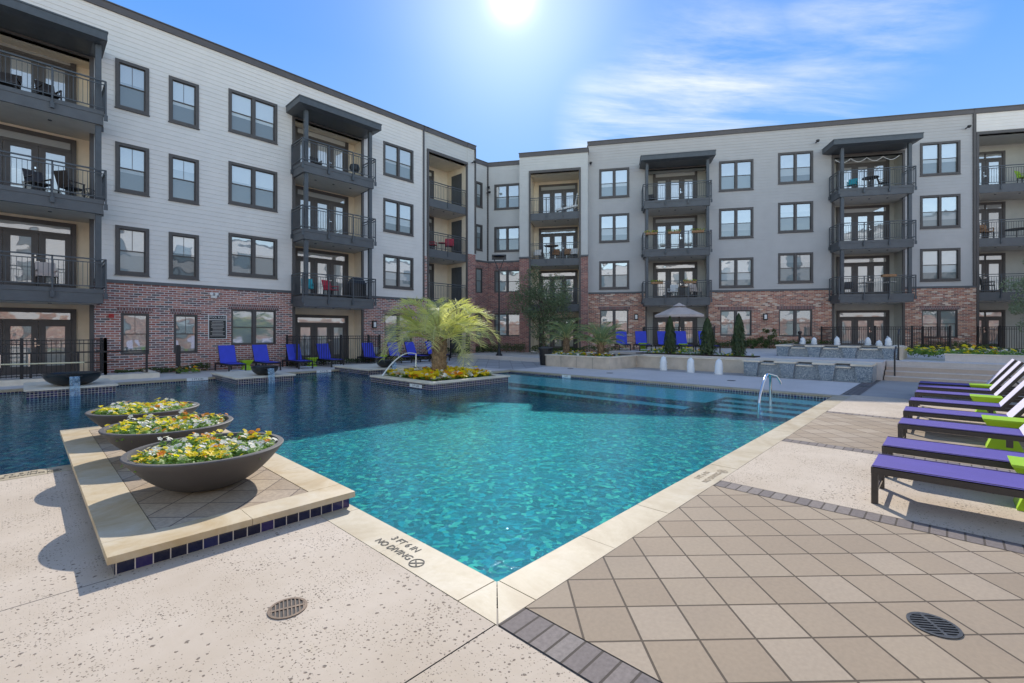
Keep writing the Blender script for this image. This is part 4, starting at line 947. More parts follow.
PLab = ('nearest purple lounger, its dark foot legs standing just past the grey brick strip', 'second purple lounger from the camera, a lime table between it and the nearest one', 'third purple lounger from the camera, on the tan pavers', 'fourth purple lounger from the camera, just behind a lime table', 'fifth purple lounger from the camera, its raised back pale with painted sheen', 'sixth purple lounger from the camera, behind the lime table', 'seventh purple lounger from the camera, second from the steps', 'farthest purple lounger, nearest the steps')
for k, x in enumerate(PX):
    if pl is None: pl = lounger('sun_lounger', PLab[0], (x, .53, 0), 0, 'purple', 'bronze', 'purple sling loungers along the right side', R(55), 'purple_sheen')
    else: dup(pl, (x, .53+random.uniform(-.02, .02), 0), R(random.uniform(-1.1, 1.1)), PLab[k])
def hourglass(label, loc, rz, group, s=.23, h=.40):
    t = thing('side_table', label, 'side table', (0, 0, 0), 0, group)
    b = MB(); prof = [(s*.86, 0), (s*.86, .012), (s*.52, h*.46), (s*.52, h*.5), (s, h-.012), (s, h)]
    vs = []; 
    for r, z in prof: vs += [(-r, -r, z), (r, -r, z), (r, r, z), (-r, r, z)]
    fs = [(k*4+j, k*4+(j+1) % 4, (k+1)*4+(j+1) % 4, (k+1)*4+j) for k in range(5) for j in range(4)]+[(3, 2, 1, 0), (20, 21, 22, 23)]
    b.add(vs, fs); b.build('table_body', 'lime', t); b = MB(); b.box(-s-.006, s+.006, -s-.006, s+.006, h, h+.012); b.build('table_top', 'lime', t)
    t.matrix_basis = T(loc) @ Matrix.Rotation(rz, 4, 'Z'); return t
g0 = hourglass('lime side table between the two nearest purple loungers', (6.30, -.62, 0), 0, 'lime hourglass side tables', .205)
for x, y, lb in ((9.26, -.55, 'lime side table between the third and fourth purple loungers'), (12.28, -.5, 'lime side table between the fifth and sixth purple loungers'), (14.94, -.55, 'lime side table between the two farthest purple loungers')):
    dup(g0, (x, y, 0), 0, lb)
# ------------------------------------------------------------------ blue loungers
bl = lounger('sun_lounger', 'leftmost blue lounger on the shaded deck, under the pool rules sign', (0, 0, 0), 0, 'blue', 'black', 'blue loungers along the left wing', R(66))
BLs = [(5.45, 'x'), (6.78, 'second blue lounger from the left, by the double window'), (8.1, 'third blue lounger from the left, at the end of the patio fence'), (9.55, 'fourth blue lounger from the left, before the patio doors'), (11.75, 'fifth blue lounger from the left, at the right end of the patio fence'), (13.2, 'sixth blue lounger from the left, behind the palm jet'), (14.4, 'seventh blue lounger from the left, partly behind the palm fronds'), (15.75, 'eighth blue lounger from the left, seen through the palm')]
bl.matrix_basis = T((BLs[0][0], 20.75, 0)) @ Matrix.Rotation(0, 4, 'Z')
# they face the pool: the raised back stands on the wall side
bl.matrix_basis = T((BLs[0][0]+.63, 20.25, 0)) @ Matrix.Rotation(pi, 4, 'Z')
for x, lb in BLs[1:]: dup(bl, (x+.63, 20.25+random.uniform(-.06, .06), 0), pi+R(random.uniform(-3, 3)), lb)
for x, lb in ((6.45, 'lime side table between the first two blue loungers on the left'), (9.2, 'lime side table left of the fourth blue lounger'), (12.85, 'lime side table between the fifth and sixth blue loungers'), (16.6, 'lime side table by the lounger seen through the palm')):
    dup(g0, (x, 21.5, 0), 0, lb)
for k, (x, y, lb) in enumerate(((22.4, 12.6, 'blue lounger behind the planter nearest the small palm'), (22.5, 11.45, 'blue lounger left of the first cypress shrub'), (22.6, 10.2, 'blue lounger under the umbrella'), (22.8, 9.35, 'blue lounger between the umbrella and the middle cypress'), (22.7, 8.05, 'blue lounger left of the third cypress shrub'))):
    dup(bl, (x, y-.2, .6), R(128), lb, group='blue loungers behind the stone planter')
dup(g0, (22.9, 11.95, .6), .3, 'lime side table between the two loungers left of the cypress shrubs'); dup(g0, (22.9, 9.75, .6), .3, 'lime side table under the umbrella')
# ------------------------------------------------------------------ umbrella
t = thing('patio_umbrella', 'mauve patio umbrella open over the loungers by the brick wall', 'umbrella', (24.6, 10.7, .6))
b = MB(); cx_1, cy_1 = 24.6, 10.7
b.tube([(cx_1, cy_1, .6), (cx_1, cy_1, 3.1)], .03, 10); b.build('pole', 'bronze', t, smooth=True)
b = MB(); n = 8; vs = [(cx_1, cy_1, 3.08)]
for ring, (r, z) in enumerate(((.65, 2.82), (1.35, 2.52))):
    for j in range(n): vs.append((cx_1+r*cos(2*pi*j/n), cy_1+r*sin(2*pi*j/n), z))
fs = [(0, 1+j, 1+(j+1) % n) for j in range(n)]+[(1+j, 9+j, 9+(j+1) % n, 1+(j+1) % n) for j in range(n)]
b.add(vs, fs)
for j in range(n): a, c = Vector(vs[9+j]), Vector(vs[9+(j+1) % n]); b.quad(a, c, c-Vector((0, 0, .12)), a-Vector((0, 0, .12)))
b.build('canopy', 'umbrella', t)
b = MB(); vs2 = [(cx_1, cy_1, 3.2)]+[(cx_1+.4*cos(2*pi*j/n), cy_1+.4*sin(2*pi*j/n), 2.99) for j in range(n)]; b.add(vs2, [(0, 1+j, 1+(j+1) % n) for j in range(n)]); b.build('vent_cap', 'umbrella', t)
for j in range(n): b = MB(); b.tube([vs[9+j][:2]+(2.47,), (cx_1, cy_1, 2.98)], .01, 5); b.build('rib', 'bronze', t)
b = MB(); b.lathe([(.28, 0), (.28, .06), (.06, .1), (.05, .3)], 20, (cx_1, cy_1, .6)); b.build('base', 'bronze', t, smooth=True)
# ------------------------------------------------------------------ stone planter, trough and tiled fountain
t = thing('stone_planter', 'long limestone planter wall on the far deck with small palms and flowers', 'planter', (18.2, 12.1, 0))
b = MB(); b.box(17.0, 17.28, 10.4, 13.88, -.05, .49); b.box(17.28, 19.55, 10.4, 10.66, -.05, .49); b.box(17.28, 20.8, 13.6, 13.88, -.05, .49); b.box(19.3, 19.55, 5.4, 10.4, -.3, .49); b.build('stone_wall', 'limestone', t)
b = MB(); b.box(16.97, 17.31, 10.37, 13.91, .49, .54); b.box(17.31, 19.27, 10.37, 10.69, .49, .54); b.box(17.31, 20.8, 13.57, 13.91, .49, .54); b.box(19.27, 19.6, 5.4, 10.69, .49, .54); b.build('cap', 'stonecap', t)
b = MB(); b.box(17.28, 21.2, 10.66, 13.6, 0, .46); b.box(19.6, 20.3, 5.5, 10.6, .601, .64); b.build('soil', 'soil', t)
b = MB()
for k in range(4): b.box(16.995, 16.999, 10.4+.86*k+.85, 10.4+.86*k+.858, 0, .49)
b.build('joint', 'ink', t)
random.seed(41); b = MB(); pansies(b, lambda X, Y: True, (17.35, 18.5, 10.75, 13.5), .44, .16, 34, 12, br=.06, cols=(1, 1, 3, 2), ls=.09)
props(b.build('pansies', ['leaf', 'yellow', 'orange', 'white']), 'row of yellow and white pansies along the top of the limestone planter', 'flowers', kind='stuff')
random.seed(42); b = MB(); pansies(b, lambda X, Y: True, (19.7, 20.25, 5.6, 10.4), .6, .14, 22, 12, br=.05, cols=(3, 1), ls=.09)
props(b.build('pansies', ['leaf', 'yellow', 'orange', 'white']), 'low flowers at the feet of the cypress shrubs', 'flowers', kind='stuff')
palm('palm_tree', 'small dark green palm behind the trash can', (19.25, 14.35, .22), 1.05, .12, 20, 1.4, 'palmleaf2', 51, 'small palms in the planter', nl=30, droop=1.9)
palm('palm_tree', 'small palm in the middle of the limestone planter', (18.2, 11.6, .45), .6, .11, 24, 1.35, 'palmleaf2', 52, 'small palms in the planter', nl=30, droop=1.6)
def cypress(x, y, z, h, r, label, seed):
    random.seed(seed); t = thing('cypress_shrub', label, 'shrub', (x, y, z), group='narrow cypress shrubs')
    b = MB()
    for _ in range(2600):
        f = random.random()**.8; a = random.random()*2*pi; prof = math.sin(min(1, (f*.95+.09))**.75*pi)**.75 if f > .0 else .3
        prof = (1-f)**.55*(.75+.25*min(1, f*6)); rr = r*prof*(.55+.5*random.random())*(1+.25*mnoise.noise(Vector((cos(a)*2, sin(a)*2, f*5+seed))))
        p = Vector((x+cos(a)*rr, y+sin(a)*rr, z+.06+f*h)); leafq(b, p, Vector((cos(a), sin(a), .3))+rv()*.7, .13, .045, 0, dirn=Vector((-sin(a), cos(a), 0))+rv()*.3)
    b.build('foliage', 'cypress', t); b = MB(); b.tube([(x, y, z), (x, y, z+h*.8)], [.035, .01], 7); b.build('stem', 'bark', t)
cypress(19.95, 9.1, .6, 1.62, .33, 'narrow cypress shrub on the left of the row of three', 1)
cypress(19.95, 7.45, .6, 1.52, .39, 'wider cypress shrub in the middle of the row of three', 2)
cypress(19.95, 6.2, .6, 1.66, .33, 'narrow cypress shrub on the right of the row of three', 3)
# trough with foaming jets
b = MB(); b.box(18.0, 19.3, 5.6, 10.4, -.4, -.3); b.box(17.9, 18.0, 5.6, 10.4, -.3, -.002); struct(b.build('trough', 'castiron'))
b = MB(); b.quad((18.0, 5.6, -.06), (19.3, 5.6, -.06), (19.3, 10.4, -.06), (18.0, 10.4, -.06)); struct(b.build('trough_water', 'water'))
sheet_rects('trough_rim', 'darkdeck', [(18.0, 19.3, 5.6, 10.4)], -.2)
jt = None
def foam(label, loc, h, r, seed, grp, name='bubbling_jet'):
    random.seed(seed); t = thing(name, label, 'water jet', loc, group=grp); b = MB()
    pr = [(r*(1-.12*(k/9))*math.sqrt(max(0, 1-(k/9.0)**6)) if k < 9 else .001, h*k/9) for k in range(10)]
    b.lathe(pr, 14, loc); b.v = [tuple(Vector(v)+rv()*.012+Vector((0, 0, .0))) for v in b.v]
    for _ in range(170):
        d = rv(); q = .35+.65*random.random(); p = Vector(loc)+Vector((d.x*r*1.5*q, d.y*r*1.5*q, abs(d.z)*h*1.15)); a_ = random.uniform(.006, .016); b.lathe([(.001, -a_), (a_, 0), (.001, a_)], 5, p)
    b.build('foam_column', 'foam', t, smooth=True)
for k, (x, y) in enumerate(((18.55, 8.75), (18.2, 7.45), (18.15, 6.35))):
    foam(('white bubbling jet on the left of the three in front of the planter', 'white bubbling jet in the middle of the three in front of the planter', 'white bubbling jet on the right, nearest the tiled fountain')[k], (x, y, -.07), .66, .15, k, 'jets in the trough')
# two-tier mosaic fountain
t = thing('tiled_fountain', 'two tier grey blue mosaic fountain between the planter and the steps', 'fountain', (19.5, 3.6, 0))
def tier(x0, x1, y0, y1, z0, z1, piers, slots):
    b = MB(); b.box(x0+.12, x1, y0, y1, z0, z1-.07); 
    for y in piers:
        b.add([(x0-.05, y-.24, z1-.06), (x0-.05, y+.24, z1-.06), (x0+.0, y-.16, z0), (x0+.0, y+.16, z0), (x0+.13, y-.24, z1-.06), (x0+.13, y+.24, z1-.06), (x0+.13, y-.16, z0), (x0+.13, y+.16, z0)], [(0, 1, 3, 2), (0, 2, 6, 4), (1, 5, 7, 3), (0, 4, 5, 1)])
    b.build('mosaic_wall', 'fountaintile', t)
    b = MB(); ys = [y0]+[v for s_ in slots for v in s_]+[y1]
    for a, c in zip(ys[::2], ys[1::2]): b.box(x0-.08, x0+.5, a, c, z1-.06, z1)
    for (a, c) in slots: b.box(x0+.04, x0+.3, a, c, z1-.14, z1-.1)
    b.box(x0+.5, x1, y0, y1, z1-.065, z1-.002); b.build('stone_cap', 'stonecap', t)
    for (a, c) in slots: b = MB(); b.box(x0+.3, x0+.498, a+.03, c-.03, z1-.13, z1-.02); b.build('spill_opening', 'castiron', t)
tier(18.3, 21.2, 1.75, 5.55, -.05, .57, (1.95, 2.95, 4.1, 5.25), ((2.3, 2.75), (3.35, 3.85), (4.5, 4.95)))
tier(21.6, 24.2, 1.3, 5.25, .595, 1.07, (1.55, 2.75, 3.9, 5.0), ((1.9, 2.45), (3.1, 3.6), (4.2, 4.7)))
b = MB(); b.box(21.62, 24.2, 1.2, 1.3, .595, 1.05); b.build('end_panel', 'limestone', t)
b = MB(); b.box(22.15, 24.0, 1.6, 5.0, 1.068, 1.076); b.build('basin_water', 'bowldark', t)
lbs = ('leftmost of the foaming jets on the upper fountain tier', 'second foaming jet from the left on the upper fountain tier', 'third foaming jet from the left on the upper fountain tier', 'fourth foaming jet from the left on the upper fountain tier', 'fifth foaming jet from the left, low and broad, on the upper fountain tier', 'rightmost foaming jet on the upper fountain tier')
for k, (x, y, h) in enumerate(((23.2, 4.6, .26), (23.3, 4.2, .27), (22.7, 3.3, .3), (23.2, 2.35, .28), (22.6, 1.95, .18), (22.9, 1.7, .3))): foam(lbs[k], (x, y, 1.07), h*1.1, .10, 60+k, 'jets on the upper tier')
for x, z, lb in ((19.75, 0, 'short black handrail at the foot of the steps beside the fountain'), (21.3, .6, 'black handrail at the top of the steps beside the fountain')):
    t = thing('step_handrail', lb, 'handrail', (x, 1.3, z), group='handrails at the steps'); b = MB(); b.tube([(x, 1.3, z), (x, 1.3, z+.92), (x+.06, 1.3, z+.97), (x+.5, 1.3, z+1.1), (x+.62, 1.3, z+1.05)], .024, 10); b.build('rail', 'black', t, smooth=True)
    b = MB(); b.lathe([(.06, 0), (.05, .015)], 12, (x, 1.3, z)); b.build('foot', 'black', t)
# ------------------------------------------------------------------ right-hand beds
t = thing('low_kerb_wall', 'low pale concrete kerb wall edging the flower bed above the steps', 'wall', (21.7, -2, .6))
b = MB(); b.box(21.6, 21.78, -14, .1, .6, .83); b.build('kerb', 'greydeck', t); b = MB(); b.box(21.57, 21.81, -14, .12, .83, .86); b.build('cap', 'stonecap', t)
random.seed(45); b = MB(); pansies(b, lambda X, Y: (Y < .0 or X > 22.0), (21.85, 23.6, -6, 1.1), .72, .3, 22, 16, br=.06, cols=(1, 1, 3), ls=.1)
props(b.build('pansies', ['leaf', 'yellow', 'orange', 'white']), 'long bed of yellow flowers above the steps on the right', 'flowers', kind='stuff')
def hedge(name, label, x0, x1, y0, y1, z, h, n, mat='shrub', seed=1, Fm=None, ls=.1):
    random.seed(seed); b = MB()
    for _ in range(n):
        x, y = random.uniform(x0, x1), random.uniform(y0, y1); hh = h*(.65+.5*mnoise.noise(Vector((x*.9, y*.9, seed))))
        p = Vector((x, y, z+hh*random.random()**.5)); leafq(b, p, rv()+Vector((0, 0, .7)), ls*random.uniform(.6, 1.3), ls*.5)
    return props(b.build(name, mat, None, Fm), label, 'hedge', kind='stuff')
hedge('ground_cover', 'dark green ground cover behind the yellow flower bed on the right', 23.6, 26.5, -9, 1.3, .6, .45, 5000, seed=4)
hedge('ground_cover', 'green ground cover along the foot of the right-hand brick wall', 7.0, 13.6, -1.3, -.1, .55, .8, 3200, seed=5, Fm=FB)
hedge('ground_cover', 'green ground cover in front of the far patio fence', 17.8, 21.0, -2.0, -.1, .55, .6, 1400, seed=6, Fm=FB)
hedge('ground_cover', 'dark shrubs along the foot of the brick wall in the far corner', -11.0, -4.9, -1.6, -.75, .2, .8, 3000, seed=7, Fm=FB)
hedge('ground_cover', 'dark shrubs in the bed between the corner and the small palms', -4.4, 1.5, -2.6, -1.0, .2, .65, 2600, seed=8, Fm=FB)
hedge('ground_cover', 'green plants against the brick wall under the windows of the left wing', 2.3, 5.3, 22.0, 22.42, 0, .35, 900, seed=9)
hedge('ground_cover', 'green plants at the foot of the patio fence behind the blue loungers', 8.4, 16.2, 21.9, 22.35, 0, .45, 2600, seed=10)
hedge('ground_cover', 'low shrubs beyond the palm at the foot of the corner pilaster', 16.5, 22.6, 22.35, 23.4, .1, .7, 1800, seed=11)
for k, (x, y, z, x1, y1, lb) in enumerate(((3.95, 21.1, 0, 4.75, 21.7, 'small patch of white and yellow flowers round the black bollard light'), (22.2, 16.5, .22, 24.2, 17.6, 'flower patch in front of the dark tree'), (19.4, 15.2, .22, 20.3, 15.9, 'small flower patch left of the trash can'), (21.4, 8.0, .6, 21.9, 10.8, 'strip of pale flowers before the umbrella'))):
    random.seed(70+k); b = MB(); pansies(b, lambda X, Y: True, (x, x1, y, y1), z, .2, 40, 12, br=.055, cols=(3, 1, 2), ls=.09)
    props(b.build('pansies', ['leaf', 'yellow', 'orange', 'white']), lb, 'flowers', kind='stuff')
# bushes by the brick wall
def bush(loc, r, h, label, mat='shrub', seed=1, n=900):
    random.seed(seed); t = thing('bush', label, 'bush', loc); b = MB(); crown(b, (loc[0], loc[1], loc[2]+h*.5), r, n, .11, 0, h*.5, 14, seed); b.build('foliage', mat, t)
    b = MB(); b.tube([loc, (loc[0], loc[1], loc[2]+h*.5)], .03, 6); b.build('stem', 'bark', t)
p = FB @ Vector((10.1, -1.0, .6)); bush(tuple(p), .55, 1.2, 'tall dark bush against the brick wall right of the cypress shrubs', seed=3)
p = FB @ Vector((8.9, -1.6, .6)); bush(tuple(p), .45, .6, 'low rounded bush at the foot of the brick wall', seed=4)
# trees
p = FB @ Vector((-3.35, -3.2, .2))
tree('shade_tree', 'dark leafy tree standing before the stacked loggias in the corner', tuple(p), 1.3, (p.x, p.y, 3.35), 2.0, 2.3, 9000, .13, 'oakleaf', .09, 80, 5)
p = FB @ Vector((21.9, -3.2, .6))
tree('ornamental_tree', 'loose grey green tree at the right edge by the patio fence', tuple(p), 1.5, (p.x+.3, p.y-.7, 3.6), 1.9, 2.4, 7500, .14, 'greyleaf', .08, 46, 9)
# ------------------------------------------------------------------ fences
def fence(F, pts, z, h, label, sp=.11):
    p0 = F @ Vector((*pts[0], z)); t = thing('metal_fence', label, 'fence', p0); posts = []
    b = MB()
    for (x0, y0), (x1, y1) in zip(pts, pts[1:]):
        ln = math.hypot(x1-x0, y1-y0)
        for zz_ in (.1, h-.14, h-.02): b.bar((x0, y0, z+zz_), (x1, y1, z+zz_), .03, .03)
        n = int(ln/sp)
        for k in range(1, n): x, y = x0+(x1-x0)*k/n, y0+(y1-y0)*k/n; b.bar((x, y, z+.06), (x, y, z+h), .016, .016)
        m_ = max(1, round(ln/2.0))
        for k in range(m_+1): posts.append((x0+(x1-x0)*k/m_, y0+(y1-y0)*k/m_))
    b.build('fence_panel', 'black', t, F)
    for x, y in dict.fromkeys(posts): b = MB(); b.box(x-.04, x+.04, y-.04, y+.04, z, z+h+.05); b.build('fence_post', 'black', t, F)
fence(FA, [(-6, -1.3), (1.95, -1.3), (1.95, -.05)], .1, 1.25, 'black metal patio fence at the left edge of the view')
fence(FA, [(8.45, -.05), (8.45, -1.2), (12.6, -1.2), (12.6, -.05)], 0, 1.42, 'black metal patio fence behind the blue loungers')
fence(FA, [(16.5, -.3), (19.5, -.3)], 0, 1.3, 'black metal fence under the corner balconies, seen through the palm')
fence(FB, [(2.8, -.05), (2.8, -1.4), (6.9, -1.4), (6.9, -.05)], .6, 1.3, 'black metal patio fence behind the umbrella')
fence(FB, [(13.3, -.05), (13.3, -2.3), (18.6, -2.3), (18.6, -.05)], .6, 1.3, 'black metal patio fence behind the tiled fountain')
fence(FB, [(21.3, -.05), (21.3, -1.6), (27.5, -1.6)], .6, 1.3, 'black metal patio fence at the right edge, behind the yellow flowers')
t = thing('guard_rail', 'plain black guard rail along the pale kerb at the left edge', 'railing', (-1, 20.3, .2)); b = MB()
b.bar((-5, 20.3, .95), (3.0, 20.3, .95), .05, .05); b.bar((-5, 20.3, .62), (2.2, 20.3, .62), .03, .03)
b.build('top_rail', 'black', t)
for x in (-5, -3.2, -1.4, .15, 1.2, 2.95): b = MB(); b.box(x-.03, x+.03, 20.27, 20.33, .2, .95); b.build('post', 'black', t)
t = thing('reaching_pole', 'pale yellow reaching pole hung along the black guard rail', 'pole', (-1, 20.2, .7)); b = MB(); b.tube([(-5, 20.22, .70), (1.35, 20.22, .62)], .022, 8); b.build('pole', 'rope', t, smooth=True)
b = MB(); b.box(.1, .14, 20.2, 20.26, .55, .93); b.box(-.5, -.46, 20.2, 20.26, .55, .93); b.build('hook', 'alu', t)
t = thing('low_kerb_wall', 'low pale kerb wall behind the left tiled box', 'wall', (-1, 20.3, 0)); b = MB(); b.box(-12, 3.1, 20.2, 20.42, -.02, .17); b.box(3.1, 3.3, 20.2, 22.4, -.02, .17); b.build('kerb', 'stonecap', t); b = MB(); b.box(-12, 3.08, 20.44, 22.4, -.01, .1); b.build('patio_floor', 'greydeck', t)
# bollard light, trash can, lamp post, rules sign
t = thing('bollard_light', 'black bollard light in the small flower patch on the left deck', 'bollard', (4.1, 21.6, 0)); b = MB(); b.box(4.03, 4.17, 21.53, 21.67, 0, 1.05); b.build('post', 'black', t); b = MB(); b.box(4.045, 4.155, 21.545, 21.655, 1.05, 1.1); b.build('cap', 'black', t)
t = thing('bollard_light', 'black bollard light in front of the right-hand window, above the fountain', 'bollard', (25.6, 5.2, .6)); b = MB(); b.tube([(25.6, 5.2, .6), (25.6, 5.2, 1.5)], .06, 12); b.build('post', 'black', t, smooth=True); b = MB(); b.lathe([(.07, 0), (.09, .05), (.09, .12), (.001, .16)], 14, (25.6, 5.2, 1.5)); b.build('cap', 'black', t, smooth=True)
t = thing('trash_can', 'tall black trash can at the left end of the limestone planter', 'trash can', (17.45, 14.25, 0)); b = MB()
b.lathe([(.25, 0), (.27, .02), (.33, .75), (.36, .76), (.36, .82), (.3, .84), (.2, .9), (.001, .92)], 24, (17.45, 14.25, 0)); b.build('bin', 'black', t, smooth=True); b = MB(); b.lathe([(.345, 0), (.35, .03), (.34, .06)], 24, (17.45, 14.25, .8)); b.build('lid_ring', 'steel', t, smooth=True)
t = thing('lamp_post', 'tall black lamp post with a V shaped head before the brick corner', 'street lamp', (19.1, 19.1, .22)); lx, ly = 19.1, 19.1
b = MB(); b.lathe([(.2, 0), (.2, .05), (.12, .12), (.075, .35), (.055, .4)], 16, (lx, ly, .22)); b.tube([(lx, ly, .3), (lx, ly, 5.15)], [.058, .05], 10); b.build('pole', 'black', t, smooth=True)
b = MB(); ax = Vector((sin(AZ), -cos(AZ), 0))
for sg in (-1, 1): b.bar(Vector((lx, ly, 5.12)), Vector((lx, ly, 5.95))+ax*.33*sg, .05, .05)
b.bar(Vector((lx, ly, 5.97))-ax*.42, Vector((lx, ly, 5.97))+ax*.42, .1, .3); b.build('arm', 'black', t)
b = MB(); b.lathe([(.001, .0), (.3, .0), (.36, .04), (.3, .09), (.001, .12)], 20, (lx, ly, 5.98)); b.build('lamp_head', 'black', t, smooth=True)
t = thing('rules_sign', 'dark pool rules board with white lettering on the brick wall', 'sign', (5.63, 22.44, 1.8)); b = MB(); b.box(5.29, 5.97, 22.425, 22.455, 1.3, 2.32); b.build('frame', 'white_paint', t)
b = MB(); b.box(5.32, 5.94, 22.415, 22.43, 1.33, 2.1); b.box(5.32, 5.94, 22.415, 22.43, 2.13, 2.29); b.build('board', 'bowldark', t)
text_mesh('lettering', 'POOL RULES', .105, 'white_paint', t, T((5.63, 22.412, 2.21)) @ RX)
b = MB(); random.seed(3)
for k in range(11): 
    ww = random.uniform(.18, .27); b.box(5.63-ww, 5.63+ww, 22.411, 22.414, 2.03-.06*k, 2.045-.06*k)
b.build('text_line', 'soffit', t)
t = thing('no_diving_plate', 'small white plate low on the brick wall behind the blue loungers', 'sign', (14.0, 22.42, .8)); b = MB(); b.box(12.85, 13.25, 22.38, 22.44, .45, .8); b.build('plate', 'white_paint', t)
# ------------------------------------------------------------------ furniture on the balconies
def chair(label, F, x, y, z, rz, mat, s=1.0):
    Mx = F @ T((x, y, z)) @ Matrix.Rotation(rz, 4, 'Z') @ Matrix.Scale(s, 4); t = thing('patio_chair', label, 'chair', Mx.translation)
    b = MB(); b.box(-.25, .25, -.25, .25, .40, .44); b.build('seat', mat, t, Mx)
    b = MB(); b.add([(-.25, .22, .44), (.25, .22, .44), (.25, .36, .92), (-.25, .36, .92), (-.25, .25, .44), (.25, .25, .44), (.25, .39, .92), (-.25, .39, .92)], [(0, 1, 2, 3), (7, 6, 5, 4), (0, 4, 5, 1), (1, 5, 6, 2), (2, 6, 7, 3), (3, 7, 4, 0)]); b.build('backrest', mat, t, Mx)
    for sx in (-.23, .23):
        for sy in (-.23, .23): b = MB(); b.box(sx-.018, sx+.018, sy-.018, sy+.018, 0, .4); b.build('leg', 'black', t, Mx)
        b = MB(); b.box(sx-.025, sx+.025, -.24, .28, .6, .63); b.box(sx-.018, sx+.018, -.23, -.2, .44, .6); b.build('armrest', mat, t, Mx)
def table(label, F, x, y, z, r, mat, h=.7):
    Mx = F @ T((x, y, z)); t = thing('bistro_table', label, 'table', Mx.translation); b = MB(); b.lathe([(.001, h), (r, h), (r, h+.03), (.001, h+.03)], 20); b.build('table_top', mat, t, Mx)
    b = MB(); b.tube([(0, 0, 0), (0, 0, h)], .025, 8); b.box(-.2, .2, -.02, .02, 0, .03); b.box(-.02, .02, -.2, .2, 0, .031); b.build('pedestal', 'black', t, Mx)
za = (3.07, 6.15, 9.23); z2 = (3.26, 6.32, 9.36); z3 = (3.76, 6.84, 9.9); z4 = (3.8, 6.9, 9.96)
chair('dark chair on the top left balcony', FA, .6, -.3, za[2], .3, 'bronze'); chair('dark chair half out of view on the top left balcony', FA, -.35, -.3, za[2], -.2, 'bronze')
chair('dark chair with a blue item on the third floor left balcony', FA, .35, -.3, za[1], .4, 'bronze'); chair('folding dark chair on the third floor left balcony', FA, 1.15, -.4, za[1], 2.2, 'bronze')
chair('pale mauve chair on the second floor left balcony', FA, .55, -.35, za[0], .1, 'umbrella')
t = thing('floor_fan', 'small black floor fan at the right end of the third floor left balcony', 'fan', tuple(FA @ Vector((1.6, -.5, za[1])))); b = MB()
for k in range(12):
    a = 2*pi*k/12; b.bar((1.6, -.5, za[1]+.3), (1.6+.2*cos(a), -.5, za[1]+.3+.2*sin(a)), .012, .02); a2 = a+2*pi/12; b.bar((1.6+.2*cos(a), -.5, za[1]+.3+.2*sin(a)), (1.6+.2*cos(a2), -.5, za[1]+.3+.2*sin(a2)), .02, .03)
b.build('cage', 'black', t, FA); b = MB(); b.box(1.45, 1.75, -.6, -.4, za[1], za[1]+.03); b.box(1.58, 1.62, -.52, -.48, za[1], za[1]+.12); b.build('stand', 'black', t, FA)
chair('teal chair on the second floor balcony of the middle stack', FA, 9.3, -.3, z2[0], -.3, 'tealfab'); chair('red chair beside the teal chair', FA, 10.45, -.3, z2[0], .3, 'redfab')
t = thing('covered_grill', 'large black covered grill at the right end of the balcony with the teal chair', 'grill', tuple(FA @ Vector((11.75, -.45, z2[0])))); b = MB()
b.prism([(11.35, -.75), (12.1, -.75), (12.1, -.2), (11.35, -.2)], z2[0], z2[0]+.8); b.add([(11.33, -.77, z2[0]+.8), (12.12, -.77, z2[0]+.8), (12.12, -.18, z2[0]+.8), (11.33, -.18, z2[0]+.8), (11.5, -.6, z2[0]+1.1), (11.95, -.6, z2[0]+1.1), (11.95, -.3, z2[0]+1.1), (11.5, -.3, z2[0]+1.1)], [(0, 1, 5, 4), (1, 2, 6, 5), (2, 3, 7, 6), (3, 0, 4, 7), (4, 5, 6, 7)]); b.build('cover', 'black', t, FA)
t = thing('grill', 'small dark grill on the top balcony of the middle stack', 'grill', tuple(FA @ Vector((11.7, -.3, z2[2])))); b = MB(); b.lathe([(.001, .45), (.2, .5), (.26, .65), (.22, .82), (.001, .9)], 16, (11.7, -.3, z2[2])); b.build('drum', 'black', t, FA, smooth=True); b = MB(); b.tube([(11.7, -.3, z2[2]), (11.7, -.3, z2[2]+.5)], .03, 6); b.build('stand', 'black', t, FA)
chair('low dark chair on the top balcony of the middle stack', FA, 9.7, -.35, z2[2], 0, 'bronze', .8)
chair('bright red chair on the third floor loggia of the left corner', FA, 18.55, .5, 6.58, -.7, 'redfab', 1.1); chair('second red chair deeper in the left corner loggia', FA, 17.3, .6, 6.58, .6, 'redfab', .9); table('small red table between the red chairs', FA, 17.95, .5, 6.58, .25, 'redfab', .55)
chair('pale blue chair on the top right-hand balcony', FB, 14.75, -.5, z4[2], -.6, 'tealfab', .9); table('round dark bistro table on the top right-hand balcony', FB, 15.7, -.5, z4[2], .42, 'bronze', .72); chair('dark folding chair right of the round bistro table', FB, 16.4, -.5, z4[2], .9, 'bronze', .95)
chair('dark chair on the second floor right-hand balcony', FB, 14.6, -.4, z4[0], -.5, 'bronze', .9); table('square pale table on the second floor right-hand balcony', FB, 15.5, -.45, z4[0], .4, 'soffit'); table('second pale table on the second floor right-hand balcony', FB, 16.7, -.45, z4[0], .35, 'soffit')
chair('dark chair on the top balcony over the umbrella', FB, 3.3, -.3, z3[2], 0, 'bronze', .8)
chair('white chair on the second floor balcony over the umbrella', FB, 4.6, -.4, z3[0], -.4, 'white_paint'); chair('grey chair on the second floor balcony over the umbrella', FB, 6.0, -.4, z3[0], .4, 'umbrella'); table('small wooden table on the balcony over the umbrella', FB, 5.3, -.5, z3[0], .3, 'wood')
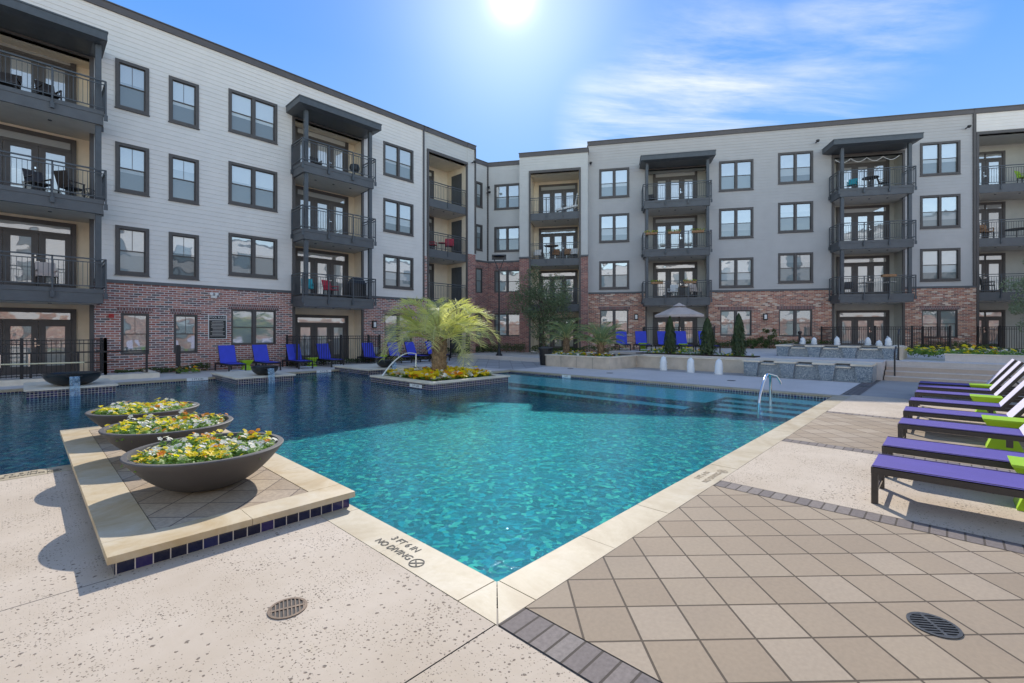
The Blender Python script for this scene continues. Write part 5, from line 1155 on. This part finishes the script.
for k, (x, y, z, F, lb) in enumerate(((3.2, -1.36, z3[1]+.88, FB, 'left rail planter on the third floor balcony over the umbrella'), (4.55, -1.36, z3[1]+.88, FB, 'middle rail planter on the third floor balcony over the umbrella'), (5.95, -1.36, z3[1]+.88, FB, 'right rail planter with pale flowers on the third floor balcony over the umbrella'), (3.55, -1.36, z3[0]+.85, FB, 'left rail planter on the second floor balcony over the umbrella'), (5.5, -1.36, z3[0]+.85, FB, 'right rail planter on the second floor balcony over the umbrella'), (16.2, -1.36, z4[0]+.95, FB, 'wooden rail shelf on the second floor right-hand balcony'))):
    t = thing('rail_planter', lb, 'planter', tuple(F @ Vector((x, y, z))), group='planters hung on the rails'); b = MB(); b.box(x-.35, x+.35, y-.12, y+.1, z, z+.13); b.build('box', 'wood', t, F)
    if k != 5:
        b = MB(); random.seed(k)
        for _ in range(120): leafq(b, Vector((x+random.uniform(-.4, .4), y+random.uniform(-.14, .12), z+.13+random.random()*.13)), rv(), .08, .04, random.choice((0, 0, 0, 1)))
        b.build('plants', ['leaf', 'yellow'], t, F)
t = thing('wrapped_board', 'long white object leaning on the top loggia of the projecting block', 'board', tuple(FB @ Vector((-2.2, -.2, 9.66)))); b = MB(); b.bar((-2.9, -.3, 9.85), (-1.5, -.1, 10.15), .35, .12); b.bar((-1.7, -.1, 9.95), (-1.5, -.05, 11.0), .3, .05); b.build('board', 'white_paint', t, FB)
for k, (x, m) in enumerate(((-4.3, 'white_paint'), (-3.0, 'wood'), (-2.2, 'wood'), (-1.75, 'white_paint'))): chair(('white chair at the left of the third floor loggia in the projecting block', 'brown wicker chair in the third floor loggia of the projecting block', 'second brown chair in the third floor loggia of the projecting block', 'white chair at the right of the third floor loggia in the projecting block')[k], FB, x, .3, 6.57, 0, m, .9)
table('long wooden table top in the third floor loggia of the projecting block', FB, -3.3, .1, 6.57, .5, 'wood', .95)
chair('tan wicker chair on the third floor loggia at the right edge', FB, 22.0, .4, 6.98, 0, 'wood', 1.0); table('dark low table on the third floor loggia at the right edge', FB, 23.5, .4, 6.98, .5, 'bronze', .5); chair('dark chair on the second floor loggia at the right edge', FB, 22.1, .4, 3.88, 1.2, 'bronze'); table('round dark table on the top loggia at the right edge', FB, 24.4, .4, 10.06, .4, 'bronze', .6)
chair('lime chair on the top loggia at the right edge', FB, 23.8, .3, 10.06, .5, 'lime', .9)
t = thing('string_lights', 'string of white bulbs hung in scallops under the top right-hand canopy', 'string lights', tuple(FB @ Vector((15.7, -.2, 12.1)))); b = MB(); pts = []
for k in range(49): f = k/48; pts.append((14.0+3.4*f, -.1, 12.05-.22*abs(sin(f*pi*4))))
b.tube(pts, .022, 5); b.build('cord', 'white_paint', t, FB)
